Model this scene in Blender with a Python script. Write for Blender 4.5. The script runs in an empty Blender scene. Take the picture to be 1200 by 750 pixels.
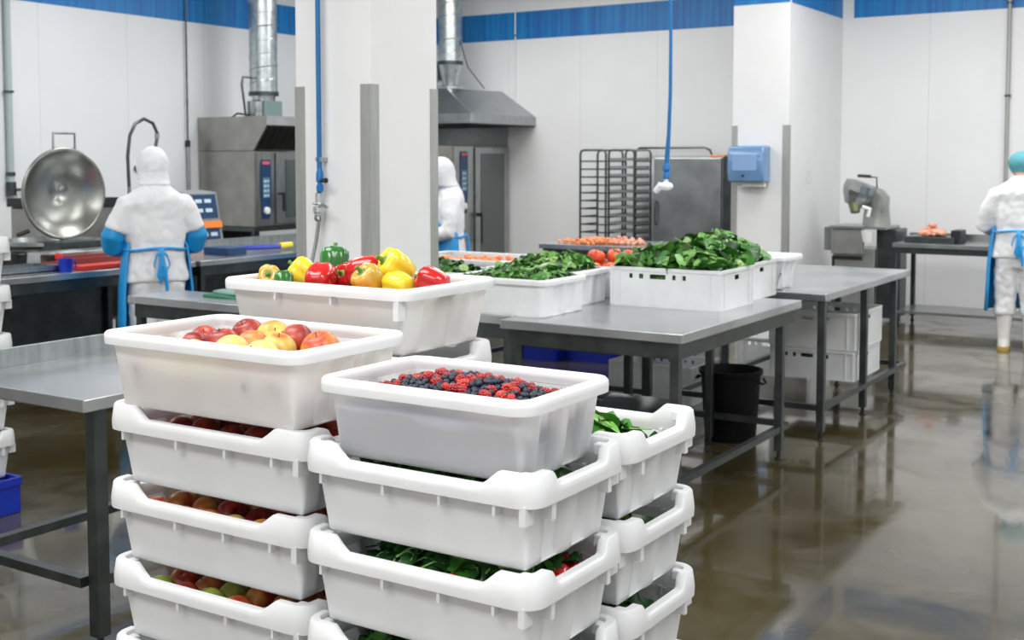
import bpy, bmesh, math, random
from mathutils import Vector, Matrix, Euler, noise
random.seed(11)
PI = math.pi
S = bpy.context.scene
COL = S.collection

# ---------------------------------------------------------------- camera, light, exposure
F_PX, PITCH, YAW, CAM_H = 1411.0, math.atan(.063), math.radians(32.48), 1.70
cd = bpy.data.cameras.new('camera'); cam = bpy.data.objects.new('camera', cd); COL.objects.link(cam)
cam.location = (0, 0, CAM_H)
cam.rotation_euler = (PI/2 - PITCH, 0, YAW)
cd.sensor_width = 36.0; cd.lens = F_PX/1200*36.0; cd.shift_y = -(375-278)/1200.0
cd.clip_start = .05; cd.clip_end = 60
cd.dof.use_dof = True; cd.dof.focus_distance = 2.9; cd.dof.aperture_fstop = 7.0
S.camera = cam
S.view_settings.view_transform = 'Standard'; S.view_settings.look = 'None'
S.view_settings.gamma = 1.0; S.view_settings.use_curve_mapping = False
S.view_settings.exposure = 0.0
w = bpy.data.worlds.new('world'); S.world = w; w.use_nodes = True
w.node_tree.nodes['Background'].inputs[0].default_value = (.8, .9, 1, 1)
w.node_tree.nodes['Background'].inputs[1].default_value = .3

CEIL = 4.35
def area(name, loc, sx, sy, power, col=(1, .992, .985)):
    l = bpy.data.lights.new(name, 'AREA'); l.shape = 'RECTANGLE'; l.size = sx; l.size_y = sy
    l.energy = power; l.color = col
    o = bpy.data.objects.new(name, l); COL.objects.link(o); o.location = loc
    return o
for x, y, p in [(-8.2, 3.0, 95), (-8.0, 7.8, 110), (-7.6, 11.3, 110), (-3.4, 1.6, 130), (-2.6, 6.8, 95), (-2.6, 10.9, 120), (1.2, 1.5, 130), (1.2, 6.4, 110), (1.2, 10.9, 110), (-1.4, -1.4, 190)]:
    area('ceiling_lamp_light', (x, y, CEIL-.12), 3.0, 1.3, p)

# ---------------------------------------------------------------- materials
def nm(name):
    m = bpy.data.materials.new(name); m.use_nodes = True
    return m, m.node_tree.nodes, m.node_tree.links, m.node_tree.nodes['Principled BSDF']
def mat(name, col, rough=.5, metal=0., var=0., scale=8., bump=0., bscale=40., spec=.5, coat=0., trans=0., stretch=None, col2=None, sss=0.):
    m, N, L, b = nm(name)
    b.inputs['Base Color'].default_value = (*col, 1); b.inputs['Roughness'].default_value = rough
    b.inputs['Metallic'].default_value = metal; b.inputs['Specular IOR Level'].default_value = spec
    b.inputs['Coat Weight'].default_value = coat; b.inputs['Transmission Weight'].default_value = trans
    tc = N.new('ShaderNodeTexCoord'); mp = N.new('ShaderNodeMapping'); L.new(tc.outputs['Object'], mp.inputs[0])
    if stretch: mp.inputs['Scale'].default_value = stretch
    if var or col2:
        n = N.new('ShaderNodeTexNoise'); n.inputs['Scale'].default_value = scale; n.inputs['Detail'].default_value = 5
        L.new(mp.outputs[0], n.inputs[0])
        r = N.new('ShaderNodeValToRGB'); L.new(n.outputs[0], r.inputs[0])
        c2 = col2 if col2 else tuple(c*(1-var) for c in col)
        r.color_ramp.elements[0].position = .35; r.color_ramp.elements[1].position = .65
        r.color_ramp.elements[0].color = (*c2, 1); r.color_ramp.elements[1].color = (*col, 1)
        L.new(r.outputs[0], b.inputs['Base Color'])
        if metal > .5:
            q = N.new('ShaderNodeMapRange'); q.inputs[3].default_value = rough*.75; q.inputs[4].default_value = rough*1.3
            L.new(n.outputs[0], q.inputs[0]); L.new(q.outputs[0], b.inputs['Roughness'])
    if bump:
        n2 = N.new('ShaderNodeTexNoise'); n2.inputs['Scale'].default_value = bscale; L.new(mp.outputs[0], n2.inputs[0])
        bp = N.new('ShaderNodeBump'); bp.inputs['Strength'].default_value = bump; bp.inputs['Distance'].default_value = .01
        L.new(n2.outputs[0], bp.inputs['Height']); L.new(bp.outputs[0], b.inputs['Normal'])
    return m
def plastic(name, col, tl=.22, see=0):
    m, N, L, b = nm(name)
    b.inputs['Base Color'].default_value = (*col, 1); b.inputs['Roughness'].default_value = .38
    tc = N.new('ShaderNodeTexCoord'); n = N.new('ShaderNodeTexNoise'); n.inputs['Scale'].default_value = 9; n.inputs['Detail'].default_value = 6
    L.new(tc.outputs['Object'], n.inputs[0])
    r = N.new('ShaderNodeValToRGB'); L.new(n.outputs[0], r.inputs[0])
    r.color_ramp.elements[0].position = .3; r.color_ramp.elements[1].position = .6
    r.color_ramp.elements[0].color = (*[c*.93 for c in col], 1); r.color_ramp.elements[1].color = (*col, 1)
    L.new(r.outputs[0], b.inputs['Base Color'])
    t = N.new('ShaderNodeBsdfTranslucent'); t.inputs[0].default_value = (*col, 1)
    x = N.new('ShaderNodeMixShader'); x.inputs[0].default_value = tl
    if see: b.inputs['Transmission Weight'].default_value = see; b.inputs['Roughness'].default_value = .42; b.inputs['IOR'].default_value = 1.25
    out = N['Material Output']
    L.new(b.outputs[0], x.inputs[1]); L.new(t.outputs[0], x.inputs[2]); L.new(x.outputs[0], out.inputs[0])
    return m
M = {}
M['crate'] = plastic('white crate plastic', (.865, .875, .885), .2)
M['crate_top'] = plastic('clear white crate plastic', (.94, .94, .935), .30, .55)
M['crate_white'] = plastic('milky crate plastic', (.94, .94, .935), .34, .22)
M['euro'] = plastic('white box plastic', (.86, .88, .89), .1)
M['blue_plastic'] = mat('blue plastic', (.005, .03, .42), .35)
M['steel'] = mat('brushed steel', (.42, .45, .45), .3, .95, var=.22, scale=5, stretch=(1, 6, 1))
M['steel_top'] = mat('worn steel top', (.60, .62, .635), .24, .9, var=.25, scale=3, bump=.08, bscale=7)
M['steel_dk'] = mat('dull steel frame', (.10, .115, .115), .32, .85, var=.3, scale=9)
M['steel_warm'] = mat('stained steel', (.38, .375, .35), .34, .9, var=.2, scale=4)
M['steel_polish'] = mat('polished steel', (.36, .37, .34), .3, 1., var=.15, scale=3)
M['galv'] = mat('galvanised duct', (.62, .68, .68), .3, .9, var=.25, scale=14)
M['guard'] = mat('brushed steel corner guard', (.44, .45, .43), .5, .5, var=.15, scale=6, stretch=(4, 4, .5))
M['blue'] = mat('blue hose rubber', (.004, .14, .38), .4)
M['blue_fit'] = mat('blue fitting', (.004, .15, .42), .35)
M['black'] = mat('black rubber', (.012, .012, .013), .45)
M['bin'] = mat('black bin plastic', (.006, .006, .007), .5, spec=.15)
M['white_pl'] = mat('white plastic', (.85, .86, .86), .4)
M['grey_pl'] = mat('grey plastic', (.25, .27, .27), .45, var=.2)
M['glass'] = mat('oven door glass', (.05, .075, .07), .08, 0, spec=.8, coat=.5)
M['panel_blue'] = mat('control panel blue', (.012, .05, .13), .25)
M['lcd'] = mat('control icons', (.55, .7, .8), .4)
M['red'] = mat('red plastic', (.75, .04, .025), .4)
M['orange'] = mat('orange plastic', (.95, .25, .03), .45)
M['yellow'] = mat('yellow plastic', (.95, .75, .05), .45)
M['coat'] = mat('white cotton coat', (.84, .85, .87), .85, bump=.5, bscale=9)
M['trouser'] = mat('white cotton trousers', (.78, .79, .81), .85, bump=.6, bscale=12)
M['hood'] = mat('white hood cloth', (.85, .86, .89), .8, bump=.4, bscale=14)
M['cap'] = mat('teal bouffant cap', (.10, .36, .42), .8, bump=.6, bscale=30)
M['apron'] = mat('blue plastic apron', (.02, .33, .75), .35, bump=.5, bscale=10)
M['glove'] = mat('blue sleeve cover', (.01, .30, .68), .35, bump=.5, bscale=14)
M['skin'] = mat('skin', (.62, .38, .28), .6)
M['boot'] = mat('white rubber boot', (.80, .80, .78), .4)
M['sole'] = mat('yellow boot sole', (.55, .38, .10), .6)
M['hair'] = mat('dark hair', (.03, .02, .015), .6)
M['disp'] = mat('blue dispenser plastic', (.14, .29, .52), .25, coat=.4, var=.2, scale=4)
M['green_cloth'] = mat('green cloth', (.05, .22, .13), .8)
M['cast'] = mat('cast machine metal', (.42, .43, .40), .3, .7, var=.15)
M['wood'] = mat('pale wood', (.55, .42, .26), .7, var=.2)
LEAF = [mat('leaf dark', (.012, .085, .012), .4, var=.4, scale=30, spec=.5), mat('leaf mid', (.045, .21, .02), .4, var=.3, scale=30),
        mat('leaf light', (.15, .40, .06), .42, var=.3, scale=30), mat('leaf pale', (.40, .60, .24), .5, var=.2, scale=30), mat('leaf stem', (.26, .46, .14), .5)]
M['berry_blue'] = mat('blueberry skin', (.005, .008, .02), .42, col2=(.014, .022, .045), scale=60)
M['berry_red'] = mat('raspberry', (.42, .008, .010), .3, col2=(.22, .004, .008), scale=90, coat=.2)
M['berry_org'] = mat('bright red berry', (.62, .035, .012), .3, col2=(.42, .012, .010), scale=90, coat=.2)
M['tomato'] = mat('tomato skin', (.75, .05, .02), .25, col2=(.8, .12, .03), scale=9, coat=.3)
M['berry_mash'] = mat('pressed berries', (.10, .12, .34), .6, col2=(.03, .04, .12), scale=45)
M['orange_food'] = mat('orange food', (.85, .22, .06), .5, col2=(.9, .42, .2), scale=30)
M['pink_food'] = mat('pink food', (.85, .5, .36), .5, col2=(.75, .3, .2), scale=14)
M['stem'] = mat('stem green', (.10, .22, .04), .5)
M['stem_br'] = mat('stem brown', (.12, .07, .03), .6)

def fruit(name, a, b, rough=.38, scale=26, mid=.5, soft=.13, coat=.05, str_=(1, 1, .35)):
    m, N, L, bs = nm(name)
    bs.inputs['Roughness'].default_value = rough; bs.inputs['Coat Weight'].default_value = coat
    tc = N.new('ShaderNodeTexCoord'); oi = N.new('ShaderNodeObjectInfo'); mp = N.new('ShaderNodeMapping')
    mp.inputs['Scale'].default_value = str_
    L.new(tc.outputs['Object'], mp.inputs[0])
    n = N.new('ShaderNodeTexNoise'); n.noise_dimensions = '4D'; n.inputs['Scale'].default_value = scale; n.inputs['Detail'].default_value = 6
    mu = N.new('ShaderNodeMath'); mu.operation = 'MULTIPLY'; mu.inputs[1].default_value = 37.
    L.new(oi.outputs['Random'], mu.inputs[0]); L.new(mu.outputs[0], n.inputs['W']); L.new(mp.outputs[0], n.inputs['Vector'])
    r = N.new('ShaderNodeValToRGB'); L.new(n.outputs[0], r.inputs[0])
    r.color_ramp.elements[0].position = mid-soft; r.color_ramp.elements[1].position = mid+soft
    r.color_ramp.elements[0].color = (*a, 1); r.color_ramp.elements[1].color = (*b, 1)
    L.new(r.outputs[0], bs.inputs['Base Color'])
    return m
APPLE = [fruit('red apple skin', (.22, .012, .015), (.45, .06, .03), mid=.52), fruit('yellow apple skin', (.55, .12, .03), (.62, .48, .10), mid=.42),
         fruit('blushed apple skin', (.45, .03, .02), (.66, .30, .06), mid=.5), fruit('pale yellow apple skin', (.62, .42, .12), (.68, .58, .18), mid=.5)]
GREENAPPLE = fruit('green apple skin', (.18, .28, .03), (.38, .42, .07), mid=.5)
PEP = {'red': mat('red pepper skin', (.55, .015, .015), .18, col2=(.42, .01, .01), scale=6, coat=.25),
       'yellow': mat('yellow pepper skin', (.85, .66, .04), .2, col2=(.80, .55, .02), scale=6, coat=.25),
       'green': mat('green pepper skin', (.02, .12, .02), .2, col2=(.03, .20, .03), scale=6, coat=.25),
       'orange': mat('orange pepper skin', (.85, .30, .03), .2, col2=(.45, .35, .05), scale=5, coat=.25)}

# walls: sandwich panels with fine grooves
def wall_mat(name, col, axis, groove=1.2):
    m, N, L, b = nm(name)
    b.inputs['Roughness'].default_value = .42
    tc = N.new('ShaderNodeTexCoord'); sp = N.new('ShaderNodeSeparateXYZ'); L.new(tc.outputs['Object'], sp.inputs[0])
    n = N.new('ShaderNodeTexNoise'); n.inputs['Scale'].default_value = 1.3; n.inputs['Detail'].default_value = 6; L.new(tc.outputs['Object'], n.inputs[0])
    r = N.new('ShaderNodeValToRGB'); L.new(n.outputs[0], r.inputs[0])
    r.color_ramp.elements[0].position = .3; r.color_ramp.elements[1].position = .6
    r.color_ramp.elements[0].color = (*[c*.96 for c in col], 1); r.color_ramp.elements[1].color = (*col, 1)
    # thin dark joint every panel width
    d = N.new('ShaderNodeMath'); d.operation = 'DIVIDE'; d.inputs[1].default_value = groove; L.new(sp.outputs[axis], d.inputs[0])
    fr = N.new('ShaderNodeMath'); fr.operation = 'FRACT'; L.new(d.outputs[0], fr.inputs[0])
    lt = N.new('ShaderNodeMath'); lt.operation = 'LESS_THAN'; lt.inputs[1].default_value = .007; L.new(fr.outputs[0], lt.inputs[0])
    mx = N.new('ShaderNodeMix'); mx.data_type = 'RGBA'; L.new(lt.outputs[0], mx.inputs[0]); L.new(r.outputs[0], mx.inputs[6])
    mx.inputs[7].default_value = (*[c*.82 for c in col], 1)
    L.new(mx.outputs[2], b.inputs['Base Color'])
    return m
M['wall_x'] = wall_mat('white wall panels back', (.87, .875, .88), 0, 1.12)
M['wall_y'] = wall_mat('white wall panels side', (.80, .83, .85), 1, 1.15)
M['pillar'] = mat('white pillar cladding', (.80, .805, .81), .4, var=.03, scale=3)
M['ceil'] = mat('white ceiling', (.8, .8, .8), .7, var=.04, scale=2)
def band_mat():
    m, N, L, b = nm('blue wall band paint')
    b.inputs['Roughness'].default_value = .45
    tc = N.new('ShaderNodeTexCoord'); mp = N.new('ShaderNodeMapping'); mp.inputs['Scale'].default_value = (9, 9, .3); L.new(tc.outputs['Object'], mp.inputs[0])
    n = N.new('ShaderNodeTexNoise'); n.inputs['Scale'].default_value = 2; n.inputs['Detail'].default_value = 4; L.new(mp.outputs[0], n.inputs[0])
    r = N.new('ShaderNodeValToRGB'); L.new(n.outputs[0], r.inputs[0])
    r.color_ramp.elements[0].position = .35; r.color_ramp.elements[1].position = .7
    r.color_ramp.elements[0].color = (.004, .13, .45, 1); r.color_ramp.elements[1].color = (.008, .26, .62, 1)
    L.new(r.outputs[0], b.inputs['Base Color']); return m
M['band'] = band_mat()
def floor_mat():
    m, N, L, b = nm('wet polished concrete')
    tc = N.new('ShaderNodeTexCoord')
    n = N.new('ShaderNodeTexNoise'); n.inputs['Scale'].default_value = .9; n.inputs['Detail'].default_value = 9; n.inputs['Roughness'].default_value = .65
    L.new(tc.outputs['Object'], n.inputs[0])
    r = N.new('ShaderNodeValToRGB'); L.new(n.outputs[0], r.inputs[0])
    e = r.color_ramp.elements
    e[0].position = .3; e[0].color = (.030, .025, .011, 1); e[1].position = .72; e[1].color = (.10, .088, .052, 1)
    q = e.new(.5); q.color = (.060, .047, .018, 1)
    L.new(r.outputs[0], b.inputs['Base Color'])
    n2 = N.new('ShaderNodeTexNoise'); n2.inputs['Scale'].default_value = 2.2; n2.inputs['Detail'].default_value = 7; n2.inputs['Distortion'].default_value = .6
    L.new(tc.outputs['Object'], n2.inputs[0])
    mr = N.new('ShaderNodeMapRange'); mr.inputs[1].default_value = .38; mr.inputs[2].default_value = .68; mr.inputs[3].default_value = .05; mr.inputs[4].default_value = .32
    L.new(n2.outputs[0], mr.inputs[0]); L.new(mr.outputs[0], b.inputs['Roughness'])
    b.inputs['IOR'].default_value = 1.5; b.inputs['Coat Weight'].default_value = .55; b.inputs['Coat Roughness'].default_value = .04
    n3 = N.new('ShaderNodeTexNoise'); n3.inputs['Scale'].default_value = 4; n3.inputs['Detail'].default_value = 8; n3.inputs['Roughness'].default_value = .6; L.new(tc.outputs['Object'], n3.inputs[0])
    bp = N.new('ShaderNodeBump'); bp.inputs['Strength'].default_value = .16; bp.inputs['Distance'].default_value = .01
    L.new(n3.outputs[0], bp.inputs['Height']); L.new(bp.outputs[0], b.inputs['Normal'])
    return m
M['floor'] = floor_mat()

# ---------------------------------------------------------------- mesh helpers
class MB:
    def __init__(s): s.v = []; s.f = []; s.mi = []; s.cur = 0
    def add(s, vs, fs):
        o = len(s.v); s.v += [tuple(v) for v in vs]; s.f += [tuple(o+i for i in f) for f in fs]; s.mi += [s.cur]*len(fs); return s
    def box(s, x0, x1, y0, y1, z0, z1):
        return s.add([(x0, y0, z0), (x1, y0, z0), (x1, y1, z0), (x0, y1, z0), (x0, y0, z1), (x1, y0, z1), (x1, y1, z1), (x0, y1, z1)],
                     [(3, 2, 1, 0), (4, 5, 6, 7), (0, 1, 5, 4), (1, 2, 6, 5), (2, 3, 7, 6), (3, 0, 4, 7)])
    def prism(s, poly, axis, a0, a1):      # polygon in the two other axes, extruded along axis
        n = len(poly)
        def P(p, a):
            q = [p[0], p[1]]; q.insert(axis, a); return tuple(q)
        return s.add([P(p, a0) for p in poly]+[P(p, a1) for p in poly],
                     [tuple(range(n-1, -1, -1)), tuple(range(n, 2*n))]+[(i, (i+1) % n, n+(i+1) % n, n+i) for i in range(n)])
    def lathe(s, prof, c=(0, 0, 0), n=24, fn=None, ax=None):   # prof: (r,z) bottom to top
        R = ax if ax else Matrix.Identity(3); C = Vector(c); vs = []; m = len(prof)
        for r, z in prof:
            for k in range(n):
                a = 2*PI*k/n; rr = r*(fn(a, z) if fn else 1)
                vs.append(tuple(C+R @ Vector((rr*math.cos(a), rr*math.sin(a), z))))
        fs = [(i*n+k, i*n+(k+1) % n, (i+1)*n+(k+1) % n, (i+1)*n+k) for i in range(m-1) for k in range(n)]
        fs += [tuple(range(n-1, -1, -1)), tuple((m-1)*n+k for k in range(n))]
        return s.add(vs, fs)
    def tube(s, path, r, n=8, flat=1.):
        P = [Vector(p) for p in path]; rr = r if isinstance(r, (list, tuple)) else [r]*len(P)
        vs = []; up = None
        for i, p in enumerate(P):
            d = (P[min(i+1, len(P)-1)]-P[max(i-1, 0)]).normalized()
            if up is None:
                up = Vector((0, 0, 1)) if abs(d.z) < .9 else Vector((1, 0, 0))
            a = (up - d*up.dot(d)).normalized(); b = d.cross(a); up = a
            for k in range(n):
                t = 2*PI*k/n; vs.append(tuple(p+a*(rr[i]*math.cos(t))+b*(rr[i]*flat*math.sin(t))))
        m = len(P)
        fs = [(i*n+k, i*n+(k+1) % n, (i+1)*n+(k+1) % n, (i+1)*n+k) for i in range(m-1) for k in range(n)]
        fs += [tuple(range(n-1, -1, -1)), tuple((m-1)*n+k for k in range(n))]
        return s.add(vs, fs)
    def loft(s, rings, n=24):              # rings: (cx,cy,cz,rx,ry)
        vs = []
        for cx, cy, cz, rx, ry in rings:
            for k in range(n):
                a = 2*PI*k/n; vs.append((cx+rx*math.cos(a), cy+ry*math.sin(a), cz))
        m = len(rings)
        fs = [(i*n+k, i*n+(k+1) % n, (i+1)*n+(k+1) % n, (i+1)*n+k) for i in range(m-1) for k in range(n)]
        fs += [tuple(range(n-1, -1, -1)), tuple((m-1)*n+k for k in range(n))]
        return s.add(vs, fs)
    def sphere(s, c, rx, ry=None, rz=None, n=14, m=9):
        ry = ry or rx; rz = rz or rx
        return s.lathe([(max(1e-4, math.sin(PI*i/m)), -math.cos(PI*i/m)) for i in range(m+1)], n=n, c=(0, 0, 0)).xf(Matrix.Translation(c) @ Matrix.Diagonal((rx, ry, rz, 1)), (m+1)*n)
    def xf(s, mtx, last=None):
        k = len(s.v)-(last if last else len(s.v))
        for i in range(k, len(s.v)): s.v[i] = tuple(mtx @ Vector(s.v[i]))
        return s

def build(name, mb, mats, parent=None, smooth=False, bevel=0, off=None, remesh=0, subs=0):
    me = bpy.data.meshes.new(name)
    vs = mb.v
    if off: vs = [(v[0]-off[0], v[1]-off[1], v[2]-off[2]) for v in vs]
    me.from_pydata(vs, [], mb.f); me.validate()
    if not isinstance(mats, (list, tuple)): mats = [mats]
    for m in mats: me.materials.append(m)
    if len(mats) > 1:
        for p, i in zip(me.polygons, mb.mi): p.material_index = i
    bm = bmesh.new(); bm.from_mesh(me); bmesh.ops.recalc_face_normals(bm, faces=bm.faces); bm.to_mesh(me); bm.free()
    if smooth:
        me.polygons.foreach_set('use_smooth', [True]*len(me.polygons))
        if smooth != 'all': me.set_sharp_from_angle(angle=math.radians(42))
    o = bpy.data.objects.new(name, me); COL.objects.link(o)
    if parent: o.parent = parent
    if bevel:
        b = o.modifiers.new('bevel', 'BEVEL'); b.width = bevel; b.segments = 2; b.limit_method = 'ANGLE'
    if remesh:
        r = o.modifiers.new('remesh', 'REMESH'); r.mode = 'VOXEL'; r.voxel_size = remesh; r.use_smooth_shade = True
        sm = o.modifiers.new('smooth', 'SMOOTH'); sm.factor = .6; sm.iterations = 6
    return o
def tag(o, label, cat, group=None, kind=None):
    o['label'] = label; o['category'] = cat
    if group: o['group'] = group
    if kind: o['kind'] = kind
    return o
def thing(name, label, cat, loc=(0, 0, 0), rz=0, group=None):
    o = bpy.data.objects.new(name, None); COL.objects.link(o); o.empty_display_size = .1
    o.location = loc; o.rotation_euler = (0, 0, rz)
    return tag(o, label, cat, group)
def struct(name, mb, m, **k):
    o = build(name, mb, m, **k); o['kind'] = 'structure'; return o
def copy_tree(o, parent=None):
    c = o.copy(); COL.objects.link(c)
    if parent: c.parent = parent
    for ch in list(o.children): copy_tree(ch, c)
    return c
def W(name, mb, m, root, **k):            # part given in world coordinates
    return build(name, mb, m, root, off=tuple(root.location), **k)
def ss(a, b, x):
    t = max(0., min(1., (x-a)/(b-a))); return t*t*(3-2*t)

# ---------------------------------------------------------------- the room
XL, YW, XR, YF = -11.0, 13.99, 3.6, -3.2
struct('floor', MB().box(XL-.2, XR+.2, YF-.2, YW+.2, -.15, 0), M['floor'])
struct('ceiling', MB().box(XL-.2, XR+.2, YF-.2, YW+.2, CEIL, CEIL+.15), M['ceil'])
struct('wall_back', MB().box(XL-.2, XR+.2, YW, YW+.15, 0, CEIL), M['wall_x'])
struct('wall_left', MB().box(XL-.15, XL, YF, YW, 0, CEIL), M['wall_y'])
struct('wall_right', MB().box(XR, XR+.15, YF, YW, 0, CEIL), M['wall_y'])
struct('wall_front', MB().box(XL-.2, XR+.2, YF-.15, YF, 0, CEIL), M['wall_x'])
BX0, BX1, BY = -4.966, -4.342, 12.2
struct('wall_pier', MB().box(BX0, BX1, BY, YW, 0, CEIL), M['pillar'], bevel=.008)
PX0, PX1, PY0, PY1 = -4.262, -3.773, 4.634, 5.188
struct('wall_column', MB().box(PX0, PX1, PY0, PY1, 0, CEIL), M['pillar'], bevel=.006)
BZ0, BZ1 = 3.355, 3.725
struct('trim_1', MB().box(XL, BX0, YW-.006, YW, BZ0, BZ1), M['band'])
struct('trim_2', MB().box(BX1+.13, XR, YW-.006, YW, BZ0, BZ1), M['band'])
struct('trim_3', MB().box(BX0, BX1, BY-.006, BY, BZ0, BZ1), M['band'])
struct('trim_4', MB().box(BX1, BX1+.006, BY+.05, YW-.03, BZ0, BZ1), M['band'])
struct('trim_5', MB().box(XL, XL+.006, YF, YW, BZ0, BZ1), M['band'])
def guard(x, y, sx, sy, label, g, w=.062):
    r = thing('corner_guard', label, 'corner guard', (x, y, 0))
    mb = MB(); t = .004
    x0, x1 = sorted((0, sx*w)); y0, y1 = sorted((0, sy*w))
    build('flange', MB().box(x0-(t if sx > 0 else 0), x1+(t if sx < 0 else 0), *sorted((-sy*.0003, -sy*t)), 0, 2.08), M['guard'], r)
    build('flange', MB().box(*sorted((-sx*.0003, -sx*t)), y0, y1, 0, 2.08), M['guard'], r)
guard(PX0, PY0, 1, 1, 'steel corner guard on the left edge of the big white column, beside the ovens', 0)
guard(PX1, PY0, -1, 1, 'widest steel corner guard, on the near corner of the big white column', 0)
guard(PX1, PY1, -1, -1, 'steel corner guard on the right edge of the big white column, beside the hooded worker', 0)
guard(BX0, BY, 1, 1, 'steel corner guard left of the blue dispenser on the far white pier', 0)
guard(BX1, BY, -1, 1, 'steel corner guard right of the blue dispenser on the far white pier', 0)

# ---------------------------------------------------------------- stack crates
def perim(Wd, D, r, inset=0., n=6, m=26):
    """points round a rounded rectangle with outward normals"""
    a, b = Wd/2-r, D/2-r; P = []
    def seg(x0, y0, x1, y1, nx, ny, k):
        for i in range(k): t = i/k; P.append((x0+(x1-x0)*t, y0+(y1-y0)*t, nx, ny))
    def arc(cx, cy, a0):
        for i in range(n):
            t = math.radians(a0+90*i/n); P.append((cx+r*math.cos(t), cy+r*math.sin(t), math.cos(t), math.sin(t)))
    seg(-a, -D/2, a, -D/2, 0, -1, m); arc(a, -b, -90); seg(Wd/2, -b, Wd/2, b, 1, 0, m); arc(a, b, 0)
    seg(a, D/2, -a, D/2, 0, 1, m); arc(-a, b, 90); seg(-Wd/2, b, -Wd/2, -b, -1, 0, m); arc(-a, -b, 180)
    return [(x-nx*inset, y-ny*inset, nx, ny) for x, y, nx, ny in P]
def ring_mesh(mb, rings, closed=False, cap0=False, cap1=False):
    n = len(rings[0]); o = len(mb.v)
    vs = [v for r in rings for v in r]; k = len(rings)
    fs = [(i*n+j, i*n+(j+1) % n, ((i+1) % k)*n+(j+1) % n, ((i+1) % k)*n+j) for i in range(k if closed else k-1) for j in range(n)]
    if cap0: fs.append(tuple(range(n-1, -1, -1)))
    if cap1: fs.append(tuple((k-1)*n+j for j in range(n)))
    mb.add(vs, fs)
def crate_parts(Wd, D, h, rim=.034, hump=.030, taper=.022, ti=.024, flute=.014, webs=True):
    """body (fluted short ends, thin walls, floor) and rim (skirt with raised corners)"""
    r = .05; P0 = perim(Wd, D, r)
    def off(x, y, nx, ny, z):
        o = ti + taper*(1-z/h)
        if abs(nx) > .99:
            yy = abs(y); o += flute*(ss(.022, .030, yy)-ss(D*.22, D*.24, yy))*ss(.0, .012, z)*ss(h+.001, h-.02, z)
            o -= .004*ss(.016, .01, yy)
        if abs(ny) > .99:
            o += .004*(ss(Wd*.40, Wd*.385, abs(x)))*ss(.0, .01, z)
        return o
    body = MB(); zs = [0, .006, .02, h*.5, h-.018, h]
    outer = [[(x-nx*off(x, y, nx, ny, z)-(nx*.006 if k == 0 else 0), y-ny*off(x, y, nx, ny, z)-(ny*.006 if k == 0 else 0), z) for x, y, nx, ny in P0] for k, z in enumerate(zs)]
    inner = [[(x-nx*(off(x, y, nx, ny, z)+.003), y-ny*(off(x, y, nx, ny, z)+.003), max(z, .004)) for x, y, nx, ny in P0] for z in reversed(zs)]
    ring_mesh(body, outer+inner, cap0=True, cap1=True)
    R = MB()
    def zt(x, y, nx, ny):
        if hump <= 0: return 0.
        lx = ss(Wd/2-.118, Wd/2-.094, abs(x)); ly = ss(D/2-.100, D/2-.078, abs(y))
        return hump*(lx if abs(ny) > .99 else ly if abs(nx) > .99 else 1.)
    z0 = h
    def rg(o, z, useh):
        return [(x-nx*(o+(useh > 0)*.006*min(1, zt(x, y, nx, ny)/.05)), y-ny*(o+(useh > 0)*.006*min(1, zt(x, y, nx, ny)/.05)), z0+z+(zt(x, y, nx, ny) if useh else 0)) for x, y, nx, ny in P0]
    ring_mesh(R, [rg(.0, 0, 0), rg(-.001, rim*.5, 0), rg(0, rim-.005, 0), rg(.001, rim-.004, 1), rg(.005, rim, 1), rg(.022, rim, 1), rg(.026, rim-.005, 1), rg(ti+.004, rim*.4, 0), rg(ti+.0005, 0, 0), rg(.005, 0.002, 0)], closed=True)
    # little support webs below the rim
    def web(x, y, nx, ny, wd=.0035, l=.022, out=.004):
        tx, ty = -ny, nx
        p = [(x+tx*wd-nx*out, y+ty*wd-ny*out), (x-tx*wd-nx*out, y-ty*wd-ny*out), (x-tx*wd-nx*(ti+.012), y-ty*wd-ny*(ti+.012)), (x+tx*wd-nx*(ti+.012), y+ty*wd-ny*(ti+.012))]
        R.prism(p, 2, z0-l, z0+.004)
    if hump > 0:
        for fx in (-.40, -.12, .12, .34):
            web(fx*Wd, -D/2, 0, -1); web(fx*Wd, D/2, 0, 1)
        for sx in (-1, 1):
            for sy in (-1, 1):
                if sx > 0: web(sx*(Wd/2-.03), sy*D/2, 0, sy, .007, .034)
                if sx > 0: web(sx*Wd/2, sy*(D/2-.08), sx, 0, .007, .034)
    elif webs:
        for fx in (-.18, .12): web(fx*Wd, -D/2, 0, -1)
        web(Wd*.45, -D/2, 0, -1, .008, .05)
    return body, R
CH = .136
_b, _r = crate_parts(.59, .39, CH)
proto = thing('stacking_crate', 'x', 'crate', (0, 0, -9), 0)
build('crate_body', _b, M['crate'], proto, smooth=True)
build('raised_corner_rim', _r, M['crate'], proto, smooth=True)
for sx in (-1, 1):
    for sy in (-1, 1):
        lb = MB().box(*sorted((sx*.262, sx*.238)), *sorted((sy*.162, sy*.138)), .168, .1945)
        build('corner_ledge', lb, M['crate'], proto, bevel=.004)
first = [proto]
def place_crate(x, y, z, label, sx=1., sy=1., sz=1., rz=0., group=None):
    o = first.pop() if first else copy_tree(proto)
    o.location = (x, y, z); o.scale = (sx, sy, sz); o.rotation_euler = (0, 0, rz)
    o['label'] = label
    if group: o['group'] = group
    return o
SP, BZ = .195, .128
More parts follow.
